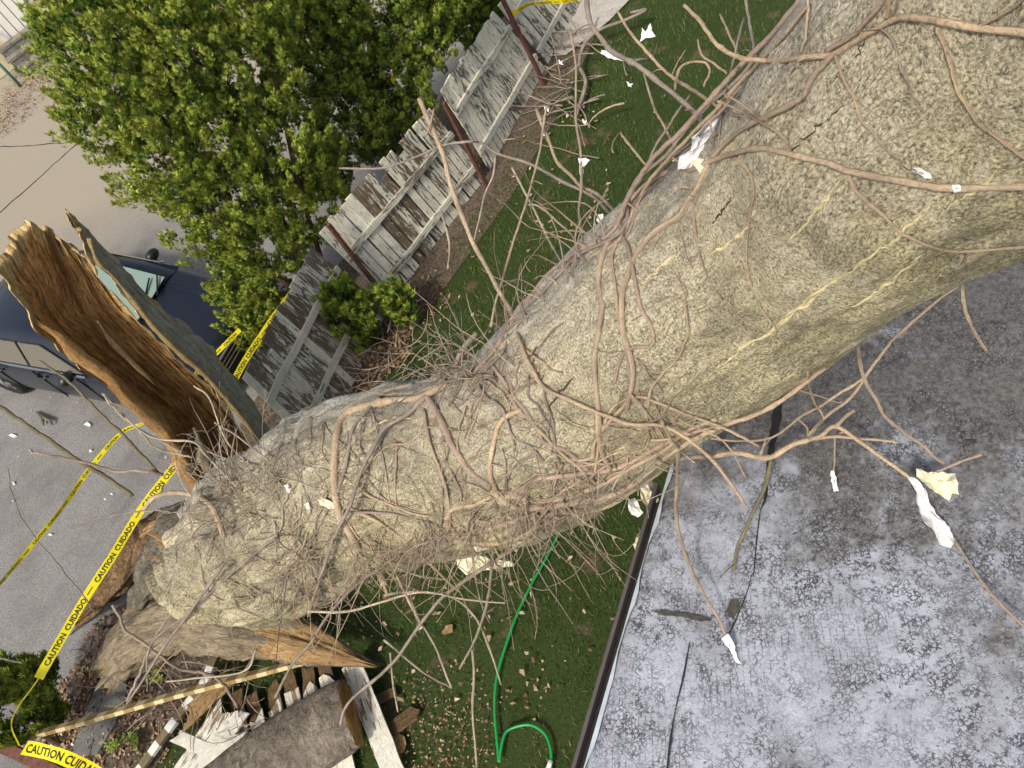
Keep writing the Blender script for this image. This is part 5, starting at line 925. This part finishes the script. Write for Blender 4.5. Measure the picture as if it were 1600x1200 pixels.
m_chip(2, 621, 1160, .075, MT['splitwood'], 'orange curved bark chip against the right side of the white board', ang=1.9, el=1.6)
# ------------------------------------------------------------------ loose litter: wood chips and dead leaves nobody could count
def litter(name, spots, N, size, mats, seed, zr=(.004, .03), el=(.4, 1.)):
    R = np.random.default_rng(seed); P = []
    for (x, y, rx, n_) in spots: a = R.uniform(0, 2 * np.pi, n_); r = R.uniform(0, 1, n_) ** .6 * rx; P.append(np.stack([x + r * np.cos(a), y + r * np.sin(a)], 1))
    P = np.vstack(P); k = len(P); a = R.uniform(0, 2 * np.pi, k); s = size * R.uniform(.35, 1.3, k); e = R.uniform(*el, k); z = R.uniform(*zr, k); u = np.stack([np.cos(a), np.sin(a), R.normal(size=k) * .35], 1); v = np.stack([-np.sin(a), np.cos(a), R.normal(size=k) * .35], 1) * e[:, None]
    c = np.concatenate([P, z[:, None]], 1); f = lambda: R.uniform(.55, 1.15, k)[:, None]; f2 = lambda: R.uniform(-.45, .45, k)[:, None]; s = s[:, None]
    V = np.stack([c - u * s * f() + v * s * f2(), c - v * s * f() + u * s * f2(), c + u * s * f() + v * s * f2(), c + v * s * f() + u * s * f2() + np.array([0, 0, .006])], 1).reshape(-1, 3)
    return fast_mesh(name, V, 0, 4, mats, R.integers(0, len(mats), k), 'stuff')
lm = [m_plain('leaf_brown', (.16, .085, .045), .8), m_plain('leaf_red', (.22, .10, .055), .8), m_plain('leaf_tan', (.34, .24, .14), .8), m_plain('leaf_dark', (.05, .035, .025), .9), m_plain('chip_pale', (.46, .37, .27), .8)]
S2 = lambda px, py, r, n_: (*at(px, py, 0)[:2], r, n_)
litter('wood_chips', [S2(700, 1130, .55, 600), S2(690, 1200, .55, 420), S2(640, 1090, .3, 60), S2(330, 1090, .5, 400), S2(260, 1170, .7, 600), S2(480, 1040, .8, 300), S2(770, 960, .2, 30)], 0, .014, lm[:4] + [lm[2]], 41)
litter('dead_leaves', [S2(150, 1090, .55, 900), S2(110, 1140, .6, 900), S2(175, 1010, .45, 700), S2(200, 1150, .6, 500), S2(590, 545, .5, 600), S2(650, 480, .5, 250), S2(560, 590, .35, 500), S2(830, 1100, .25, 16), S2(860, 1050, .2, 10), S2(20, 150, 1.6, 900), S2(60, 125, 1.0, 500), S2(5, 190, .8, 500)], 0, .028, lm[:4] + [lm[2]], 42)
litter('lawn_leaves', [S2(780, 500, 2.2, 60), S2(880, 300, 2.5, 110), S2(900, 950, 1.0, 30), S2(700, 950, 1.0, 60), S2(860, 330, 1.0, 40)], 0, .03, [lm[0], lm[2], lm[4]], 43, (.03, .06))
litter('pale_bits', [S2(100, 1150, .6, 90), S2(220, 690, 1.6, 14), S2(40, 680, 1.4, 12), S2(60, 130, 1.0, 30)], 0, .022, [m_plain('white_bit', (.72, .71, .68), .8)], 44)
# green weeds in the litter strip
def weeds(spots, seed):
    R = random.Random(seed)
    for i, (px, py, h_, lab) in enumerate(spots):
        p = Vector(at(px, py, 0)); root = empty('weed', tuple(p), lab, 'weed'); st_ = MB(); lf_ = MB()
        for _ in range(7):
            q = p + Vector((R.uniform(-.09, .09), R.uniform(-.09, .09), R.uniform(.5, 1) * h_)); st_.tube([p, p.lerp(q, .5) + Vector((0, 0, .02)), q], [.003, .003, .002], 4)
            for k in range(9):
                t = R.uniform(.3, 1); c = p.lerp(q, t); a = R.uniform(0, 6.28); d = Vector((math.cos(a), math.sin(a), R.uniform(-.1, .5))); s_v = d.cross(Vector((0, 0, 1))).normalized() * .011; L = R.uniform(.025, .05)
                lf_.add([tuple(c), tuple(c + d * L * .5 + s_v), tuple(c + d * L), tuple(c + d * L * .5 - s_v)], [(0, 1, 2, 3)])
        st_.build('stem', LM[1], root); lf_.build('leaves', LM[2], root)
weeds([(215, 1160, .16, 'bright green weed sprout beside the lower white-patched rail'), (182, 1170, .14, 'duller green weed sprout at the bottom edge of the soil strip'), (250, 1062, .12, 'tiny green weed above the long tan rail')], 5)
# ------------------------------------------------------------------ flat stone edging by the driveway
slabst = simple('grey_stone_flag', (.13, .135, .13), .7, .2, 12)
mb = MB(); v = [at(*p, .03) for p in ((160, 1052), (200, 1048), (196, 1085), (180, 1130), (150, 1180), (110, 1178), (135, 1110))]; k = len(v); mb.add([tuple(q - Vector((0, 0, .05))) for q in v] + [tuple(q) for q in v], [tuple(range(k))[::-1], tuple(range(k, 2 * k))] + [(i, (i + 1) % k, k + (i + 1) % k, k + i) for i in range(k)]); tag(mb.build('flagstone', slabst, None), 'smooth dark grey flagstone between the leaf litter and the broken root', 'stone')
# ------------------------------------------------------------------ garden hose
hz = lambda x, y: tuple(at(x, y, .055))
hose = empty('garden_hose', tuple(at(790, 1000, 0)), 'bright green garden hose looping across the lawn beside the garage gutter', 'hose')
MT['hose'] = m_plain('green_hose_rubber', (.012, .26, .055), .35)
mb = MB(); mb.tube(spline([hz(*p) for p in ((905, 770), (880, 820), (852, 875), (832, 910), (808, 960), (790, 1010), (776, 1060), (773, 1110), (777, 1160), (780, 1190), (783, 1170), (790, 1145), (808, 1135), (830, 1133), (850, 1145), (860, 1168), (861, 1195), (855, 1240))], 130), .0135, 10); mb.build('hose_body', MT['hose'], hose, smooth=True)
mb = MB(); mb.tube([hz(861, 1188), hz(857, 1202)], .022, 10); mb.build('connector', MT['white'], hose, smooth=True)
# ------------------------------------------------------------------ caution tape with its lettering
n = NT('yellow_tape'); MT['tape'] = n.done(n.mix(n.noise(n.co(), 8, 3), (.80, .72, .01), (.74, .62, .01)), .35, n.bump(n.noise(n.co(), 14, 3), .4, .01), spec=.5); MT['ink'] = m_plain('tape_ink', (.012, .012, .012), .5)
def text_mesh(txt, size):
    cu_ = bpy.data.curves.new('t', 'FONT'); cu_.body = txt; cu_.size = size; cu_.resolution_u = 2; cu_.offset = size * .022; o = bpy.data.objects.new('t', cu_); COL.objects.link(o); dg = bpy.context.evaluated_depsgraph_get(); me = bpy.data.meshes.new_from_object(o.evaluated_get(dg)); bpy.data.objects.remove(o)
    V = np.array([v.co[:] for v in me.vertices]); fs = [tuple(p.vertices) for p in me.polygons]; return V, fs
def tape(name, label, pts, wd, face=None, flip=1, start=.0, twist=None, word='CAUTION CUIDADO', sag=0, n_=260):
    # pts: world points; a strip of width wd turned towards 'face' direction, with words running along it
    c = spline(pts, n_); L = np.r_[0, np.cumsum(np.linalg.norm(np.diff(c, axis=0), axis=1))]; t = np.gradient(c, axis=0); t /= np.linalg.norm(t, axis=1)[:, None]
    fc = np.array(face) if face is not None else np.array([0, 0, 1.]); tw = np.interp(np.linspace(0, 1, n_), np.linspace(0, 1, len(twist)), np.radians(twist)) if twist else np.zeros(n_)
    s = np.cross(fc, t); s /= np.linalg.norm(s, axis=1)[:, None]; nn = np.cross(t, s); s2 = s * np.cos(tw)[:, None] + nn * np.sin(tw)[:, None]; n2 = np.cross(t, s2)
    mb = MB(); V = []; 
    for i in range(n_): V += [c[i] - s2[i] * wd / 2, c[i] + s2[i] * wd / 2]
    mb.add(V, [(2 * i, 2 * i + 1, 2 * i + 3, 2 * i + 2) for i in range(n_ - 1)]); root = mb.build('caution_tape', MT['tape'], None); tag(root, label, 'tape')
    WS = [text_mesh(q, wd * .82) for q in word.split()]; wi = 0; x0 = start
    y0 = -wd * .29
    while True:
        tv, tf = WS[wi % len(WS)]; w_ = tv[:, 0].max()
        if x0 >= L[-1] - w_: break
        mbt = MB()
        X = x0 + tv[:, 0]; Y = (tv[:, 1] + y0) * flip; idx = np.interp(X, L, np.arange(n_)); i0 = np.clip(idx.astype(int), 0, n_ - 2); f_ = (idx - i0)[:, None]
        pc = c[i0] * (1 - f_) + c[i0 + 1] * f_; ps = s2[i0] * (1 - f_) + s2[i0 + 1] * f_; pn = n2[i0] * (1 - f_) + n2[i0 + 1] * f_; mbt.add(pc + ps * Y[:, None] + pn * .003, tf)
        xa = x0 + w_ + .05; i = int(np.interp(xa, L, np.arange(n_))); j = int(np.interp(min(L[-1], xa + .08), L, np.arange(n_)))
        if j > i and wi % 2: mbt.add([c[i] - s2[i] * .004 + n2[i] * .003, c[i] + s2[i] * .004 + n2[i] * .003, c[j] + s2[j] * .004 + n2[j] * .003, c[j] - s2[j] * .004 + n2[j] * .003], [(0, 1, 2, 3)])
        x0 += w_ + (.18 if wi % 2 else .035); wi += 1; mbt.build('lettering', MT['ink'], root)
    return root
def TP(l): return [tuple(at(x, y, z)) for x, y, z in l]
camd = lambda x, y, z: tuple((CAM - np.array(at(x, y, z))) / np.linalg.norm(CAM - np.array(at(x, y, z))))
tape('t', 'nearer of the two yellow caution tapes stretched over the driveway, ending behind the twigs', TP([(60, 1060, .95), (80, 1025, .95), (130, 940, .95), (175, 870, .95), (225, 790, .95), (285, 712, .95), (330, 640, .97), (365, 592, 1.0)]), .085, camd(180, 870, 1), twist=[0, 5, -4, 3, -6, 8, 0, 0], start=.12)
tape('t', 'yellow caution tape tied between the fence top and the car front', TP([(366, 594, 1.15), (385, 560, 1.15), (408, 525, 1.15), (432, 490, 1.15), (470, 440, 1.1)]), .072, camd(390, 550, 1), twist=[0, 5, 0, -5], start=.0, n_=80)
tape('t', 'farther caution tape crossing the driveway, twisted and passing behind the stump', TP([(-40, 960, .8), (0, 912, .8), (60, 840, .8), (100, 790, .8), (140, 733, .8), (190, 676, .82), (234, 655, .85), (290, 600, .85), (345, 545, .85), (375, 515, .85)]), .055, camd(100, 790, .8), twist=[60, 55, 20, 45, 0, 30, 70, 40, 10, 10], start=.25)
tape('t', 'slack yellow tape crossing the far end of the fence at the top of the picture', TP([(800, 22, 1.2), (830, 6, 1.2), (880, 2, 1.25), (930, -8, 1.3)]), .07, camd(860, 5, 1.2), twist=[30, 60, 40, 50], start=.1, n_=60)
tape('t', 'short loop of yellow tape hanging inside the darker arborvitae', TP([(612, 128, 1.7), (622, 108, 1.7), (618, 96, 1.75)]), .07, camd(620, 110, 1.7), twist=[40, 10, 50], start=.3, n_=30)
tape('t', 'crumpled yellow tape wound round the red-brown post in the lower left corner', TP([(38, 1168, .92), (60, 1172, .92), (95, 1182, .9), (135, 1200, .86), (170, 1222, .8)]), .12, camd(90, 1185, .9), twist=[-10, 20, -5, 15], start=.03, n_=90)
tape('t', 'narrow folded tape tail dangling from the lower left shrub', TP([(70, 1030, .9), (60, 1060, .95), (26, 1108, .95), (18, 1135, .92), (30, 1165, .9)]), .012, camd(30, 1100, .9), start=9)
# ------------------------------------------------------------------ torn white scraps hooked on the vines
n = NT('torn_white_sheet'); c = n.co('Object'); MT['scrapw'] = n.done(n.mix(n.noise(c, 30, 4), (.80, .80, .79), (.66, .66, .65)), .8, n.bump(n.noise(c, 45, 4, .7), .7, .008))
n = NT('torn_cream_sheet'); c = n.co('Object'); MT['scrapc'] = n.done(n.mix(n.ramp(n.noise(c, 18, 4), (.4, 0), (.65, 1)), (.78, .74, .55), (.60, .54, .36)), .8, n.bump(n.noise(c, 40, 4, .7), .7, .008))
SC = 0
def scrap(px, mat, label, D=None, roll=.02, th=.004):
    global SC; SC += 1; x0 = sum(p[0] for p in px) / len(px); y0 = sum(p[1] for p in px) / len(px)
    d = D if D is not None else (hit(x0, y0) or 4.5) - .04; n_ = 9; V = []; ring = []
    k = len(px); pts2 = []
    for i in range(k):
        a = np.array(px[i], float); b = np.array(px[(i + 1) % k], float); m = max(2, int(np.hypot(*(b - a)) / 5))
        for t in range(m): pts2.append(a + (b - a) * t / m + rng.normal(size=2) * .8)
    rings = [1.0, .66, .33]; k2 = len(pts2)
    for r in rings:
        for p in pts2:
            q = np.array([x0, y0]) + (p - [x0, y0]) * r; dz = roll * float(fbm(np.array([[q[0] * .045, q[1] * .045, SC * 3.3]]), 3)[0]) * 1.6; V.append(tuple(Pd(q[0], q[1], d + dz)))
    V.append(tuple(Pd(x0, y0, d))); fs = [(r * k2 + i, r * k2 + (i + 1) % k2, (r + 1) * k2 + (i + 1) % k2, (r + 1) * k2 + i) for r in range(2) for i in range(k2)] + [(2 * k2 + i, 2 * k2 + (i + 1) % k2, 3 * k2) for i in range(k2)]
    vv = np.array(V); nrm = np.array(RW[:, 2]); N_ = len(vv); f2 = fs + [tuple(q + N_ for q in f[::-1]) for f in fs] + [(i, N_ + i, N_ + (i + 1) % k2, (i + 1) % k2) for i in range(k2)]
    mb = MB().add(np.vstack([vv, vv + nrm * th]), f2); o = mb.build('torn_scrap', mat, None, smooth=False); return tag(o, label, 'scrap')
W_, Cc = MT['scrapw'], MT['scrapc']
scrap([(1108, 178), (1132, 180), (1125, 205), (1112, 232), (1100, 252), (1082, 262), (1058, 266), (1062, 245), (1078, 240), (1082, 215), (1098, 200)], W_, 'largest white scrap, caught among the vines on the upper left edge of the trunk', roll=.03)
scrap([(1080, 250), (1098, 248), (1103, 262), (1098, 276), (1086, 262)], Cc, 'small cream scrap just below the largest white one on the trunk edge')
scrap([(1420, 264), (1434, 262), (1452, 270), (1456, 280), (1440, 274)], W_, 'white splinter of sheet stuck on the thick vine at the right side')
scrap([(1488, 288), (1500, 289), (1502, 300), (1492, 301)], W_, 'tiny white flake on the thick vine near the right edge of the picture')
scrap([(903, 247), (922, 249), (912, 262), (912, 272), (905, 275), (906, 262)], W_, 'white scrap shaped like a bow tie on an upright twig above the lawn', D=4.9)
scrap([(934, 335), (942, 334), (945, 346), (938, 353), (932, 345)], W_, 'small white flake beside the upper left bark edge', D=4.3)
scrap([(966, 318), (976, 322), (980, 328), (970, 325)], W_, 'sliver of white at the vine crossing on the upper left bark edge', D=3.7)
scrap([(1299, 735), (1304, 736), (1307, 752), (1310, 768), (1304, 768), (1298, 752)], W_, 'narrow white scrap dangling alone over the dark roof', D=roofd(1303, 750, .13))
rd_ = roofd(1460, 755, .22)
scrap([(1432, 733), (1450, 738), (1475, 737), (1492, 740), (1497, 755), (1499, 773), (1488, 770), (1482, 783), (1462, 770), (1445, 755), (1432, 745)], Cc, 'pale cream leaf-shaped scrap hanging from the vine over the roof', D=rd_, roll=.03)
scrap([(1420, 745), (1432, 748), (1446, 765), (1452, 785), (1465, 803), (1480, 820), (1494, 845), (1485, 856), (1472, 852), (1464, 832), (1450, 820), (1440, 800), (1435, 780), (1436, 760)], W_, 'long white crumpled strip hanging below the cream scrap over the roof', D=roofd(1460, 800, .16), roll=.04, th=.02)
scrap([(1128, 998), (1138, 992), (1146, 1003), (1150, 1020), (1157, 1038), (1150, 1034), (1142, 1018)], W_, 'white wispy scrap on the tip of the long twig low over the roof', D=roofd(1140, 1010, .06), roll=.01, th=.01)
scrap([(495, 779), (503, 778), (520, 786), (538, 792), (535, 797), (515, 794), (500, 789)], Cc, 'cream sliver lying on bark beside the thick girdling vine')
scrap([(444, 758), (450, 756), (456, 766), (450, 770)], W_, 'small white flake on bark left of the girdling vine, upper of the two')
scrap([(475, 788), (482, 785), (484, 793), (478, 797)], W_, 'tiny pinkish white flake on bark, lower of the two left of the girdling vine')
scrap([(712, 870), (740, 866), (770, 872), (800, 878), (803, 884), (790, 886), (770, 890), (745, 892), (728, 899), (715, 886)], Cc, 'torn cream sheet tucked under the lower edge of the trunk above the lawn', D=4.95, roll=.03)
scrap([(738, 855), (760, 848), (765, 858), (745, 864)], Cc, 'small cream fragment on the lower bark just above the torn cream sheet')
mat_ = [('cream broken siding piece between the gutter and the trunk, topmost of three', [(1000, 762), (1018, 752), (1030, 765), (1028, 790), (1012, 792), (1002, 780)], Cc), ('white curled siding fragment by the gutter end, left of the cream pieces', [(982, 782), (992, 778), (1004, 800), (996, 810), (984, 800)], W_), ('pale siding fragment wedged at the roof edge below the cream one', [(1012, 820), (1000, 830), (990, 850), (994, 862), (1005, 850), (1014, 832)], Cc)]
for lab, px, m_ in mat_: scrap(px, m_, lab, D=4.75, roll=.05, th=.015)
scrap([(1002, 44), (1008, 50), (1017, 35), (1019, 48), (1024, 57), (1010, 60), (1000, 64), (1003, 54)], W_, 'white tuft of torn sheet on the fallen brush at the back of the lawn', D=9.5)
scrap([(940, 78), (960, 84), (985, 92), (978, 96), (955, 92), (938, 84)], W_, 'white strip of torn sheet trailing along the fallen brush', D=9.3)
for i, (x, y) in enumerate(((853, 170), (848, 208), (875, 97), (983, 132), (912, 190))): scrap([(x - 3, y - 4), (x + 1, y - 1), (x + 5, y - 3), (x + 3, y + 2), (x + 4, y + 5), (x - 1, y + 2)], W_, ['white flake in the brush nearest the fence', 'white flake low in the brush on the lawn, below its neighbour', 'small white flake in the brush close to the leaning post', 'white flake on open grass right of the brush', 'lone white flake on the grass between brush and trunk'][i], D=9.2)
for i, (px, lab) in enumerate((([(133, 660), (141, 658), (143, 666), (134, 669)], 'biggest white flake lying on the driveway between the two bare twigs'), ([(14, 681), (25, 676), (22, 681), (15, 684)], 'thin white flake on the driveway at the left edge'), ([(75, 833), (82, 833), (80, 837), (74, 837)], 'small white flake on the driveway near the farther tape'), ([(139, 702), (143, 702), (143, 706), (139, 706)], 'tiny white flake on the driveway above the farther tape'), ([(19, 752), (24, 752), (23, 758), (19, 757)], 'white flake on the driveway below the long bare branch'))):
    px = [(sum(q[0] for q in px) / 4 + (3.2 + 2.0 * math.sin(j * 2.6 + i)) * math.cos(j * 1.05) * (1.3 if i < 2 else .7), sum(q[1] for q in px) / 4 + (2.4 + 1.2 * math.sin(j * 2.1 + i)) * math.sin(j * 1.05) * (1.3 if i < 2 else .7)) for j in range(6)][::-1]
    v = [Vector(at(x, y, .012)) for x, y in px]; mb = MB(); k = len(v); mb.add([tuple(q - Vector((0, 0, .02))) for q in v] + [tuple(q + Vector((0, 0, .006 * (j % 2)))) for j, q in enumerate(v)], [tuple(range(k, 2 * k))] + [(j, (j + 1) % k, k + (j + 1) % k, k + j) for j in range(k)]); tag(mb.build('torn_scrap', W_, None), lab, 'scrap')
# white coiled strap at the stump foot
mb = MB(); c0 = Pd(397, 712, 5.75); ex = Vector(RW[:, 0]); ey = Vector(-RW[:, 1]); ez = Vector(RW[:, 2])
for r_, o_ in ((.052, 0), (.040, .03)): mb.tube([c0 + ez * o_ + ex * (r_ * .9 * math.cos(q * .45)) + ey * (r_ * math.sin(q * .45)) for q in range(14)], .014, 8)
mb.tube([c0 + ex * .05, c0 + ex * .09 + ey * .03, c0 + ex * .12 + ey * .01], [.016, .013, .01], 7); o = mb.build('coiled_strap', W_, None, smooth=True); tag(o, 'white coiled strip like a small ring at the foot of the broken stump', 'strip')
# ------------------------------------------------------------------ bare branches over the driveway and brush on the lawn
def branch(label, paths, mat='olive', name='bare_branch', group=None):
    mb = MB(); 
    for pts, w0, w1 in paths:
        P_ = [Pd(x, y, d) for x, y, d in pts]; c = spline([tuple(p) for p in P_], max(10, len(pts) * 6)); dd = np.interp(np.linspace(0, 1, len(c)), np.linspace(0, 1, len(pts)), [p[2] for p in pts]); c += rng.normal(size=c.shape) * .003
        mb.tube(c, list(np.linspace(w0, w1, len(c)) / 2 * dd / F), 7)
    return tag(mb.build(name, MT[mat], None, smooth=True), label, 'branch', group)
branch('long straight olive branch reaching from the trunk end to the left edge of the picture', [([(-20, 622, 5.6), (25, 652, 5.7), (75, 686, 5.8), (125, 722, 5.9), (165, 745, 6.0), (207, 775, 6.1)], 6, 7)])
branch('olive branch from the twig spray up to the car door', [([(60, 563, 5.6), (110, 598, 5.7), (150, 640, 5.8), (195, 683, 5.9), (250, 742, 6.1)], 4, 6)])
branch('short reddish branch below the long olive one, pointing left', [([(50, 708, 5.8), (80, 712, 5.8), (130, 722, 5.9), (180, 736, 6.0), (225, 736, 6.0), (255, 742, 6.1)], 4.5, 5), ([(47, 703, 5.8), (52, 709, 5.8)], 4, 4)], 'vinep')
branch('thin dark twig over the grey driveway between the two tapes', [([(105, 827, 6.3), (140, 818, 6.3), (190, 803, 6.3), (240, 798, 6.3), (270, 800, 6.3)], 3, 3)], 'vineg')
branch('very thin dark vine curving across the farther tape', [([(12, 730, 6.2), (20, 775, 6.3), (40, 820, 6.4), (80, 870, 6.5), (130, 930, 6.7), (150, 960, 6.9)], 1.8, 2.2)], 'vineg')
branch('pale forked twig above the bare branches beside the stump', [([(162, 616, 5.6), (180, 640, 5.7), (215, 670, 5.8), (250, 688, 5.9), (285, 708, 6.0)], 4, 4), ([(215, 670, 5.8), (245, 700, 5.9), (300, 715, 6.0)], 3, 3)], 'vinel')
branch('orange-brown curved branch lying over the split slab and debris', [([(175, 945, 6.6), (188, 965, 6.6), (195, 985, 6.6), (225, 1005, 6.6), (250, 1025, 6.6), (280, 1045, 6.7), (320, 1052, 6.8), (345, 1065, 6.9), (372, 1105, 7.2)], 5, 5)], 'vinep')
branch('grey branch crossing the lower left soil towards the long tan rail', [([(198, 1095, 6.9), (215, 1060, 6.8), (240, 1000, 6.6), (275, 950, 6.4), (330, 890, 6.0)], 4.5, 4)], 'vineg')
branch('dark branch leaving the left edge towards the corner shrub', [([(-20, 1022, 6.6), (0, 1028, 6.6), (35, 1036, 6.7)], 4, 3)], 'vineg')
bl = empty('fallen_brush', tuple(at(900, 150, 0)), 'heap of grey bare branches on the back lawn beside the last fence panel', 'branches'); R = random.Random(77)
for k in range(46):
    x = R.gauss(905, 38); y = R.gauss(110, 55); p = Vector(at(x, y, R.uniform(.02, .3))); a = R.gauss(2.2, .8); pts = twig3(p, Vector((math.cos(a), math.sin(a), R.uniform(-.1, .3))), R.uniform(.5, 1.6), 0, 1.0, R, .2, 12); r = R.uniform(.006, .017); mb = MB(); mb.tube(pts, list(np.linspace(r, r * .3, 12)), 6); mb.build('twig', MT[R.choice(['vineg', 'vineg', 'vine'])], bl, smooth=True)
mb = MB(); mb.tube(spline([tuple(at(*q)) for q in ((985, 20, .3), (1010, 15, .35), (975, 32, .3), (940, 45, .3), (915, 65, .25), (905, 100, .2), (915, 130, .15), (900, 180, .1))], 40), list(np.linspace(.02, .03, 40)), 7); mb.build('limb', MT['vineg'], bl, smooth=True)
bk = empty('fallen_brush', tuple(at(600, 540, 0)), 'dry twigs and grey sticks heaped at the fence foot left of the lawn', 'branches')
for k in range(60):
    x = R.gauss(610, 40); y = R.gauss(570, 32); p = Vector(at(x, y, R.uniform(.02, .35))); a = R.uniform(0, 6.28); pts = twig3(p, Vector((math.cos(a), math.sin(a), R.uniform(-.2, .5))), R.uniform(.3, .9), 0, .8, R, .1, 9); r = R.uniform(.004, .010); mb = MB(); mb.tube(pts, list(np.linspace(r, r * .3, 9)), 5); mb.build('twig', MT[R.choice(['vineg', 'vinel', 'vine'])], bk, smooth=True)
bs = empty('fallen_brush', tuple(at(270, 1060, 0)), 'scattered brown sticks over the soil beneath the split trunk slab', 'branches')
for k in range(70):
    x = R.gauss(290, 75); y = R.gauss(1070, 50); p = Vector(at(x, y, R.uniform(.02, .4))); a = R.uniform(0, 6.28); pts = twig3(p, Vector((math.cos(a), math.sin(a), R.uniform(-.2, .4))), R.uniform(.3, 1.0), 0, .8, R, .1, 9); r = R.uniform(.003, .008); mb = MB(); mb.tube(pts, list(np.linspace(r, r * .3, 9)), 5); mb.build('twig', MT[R.choice(['vineg', 'vinep', 'vine'])], bs, smooth=True)
# bird-shaped bark curl on the driveway
mb = MB(); mb.tube([at(57, 643, .02), at(66, 652, .05), at(68, 664, .03)], [.012, .03, .01], 6); mb.tube([at(68, 652, .04), at(78, 657, .07), at(82, 664, .03)], [.03, .02, .01], 6); tag(mb.build('bark_curl', MT['roughbark'], None), 'small dark curl of bark lying on the grey driveway', 'bark')
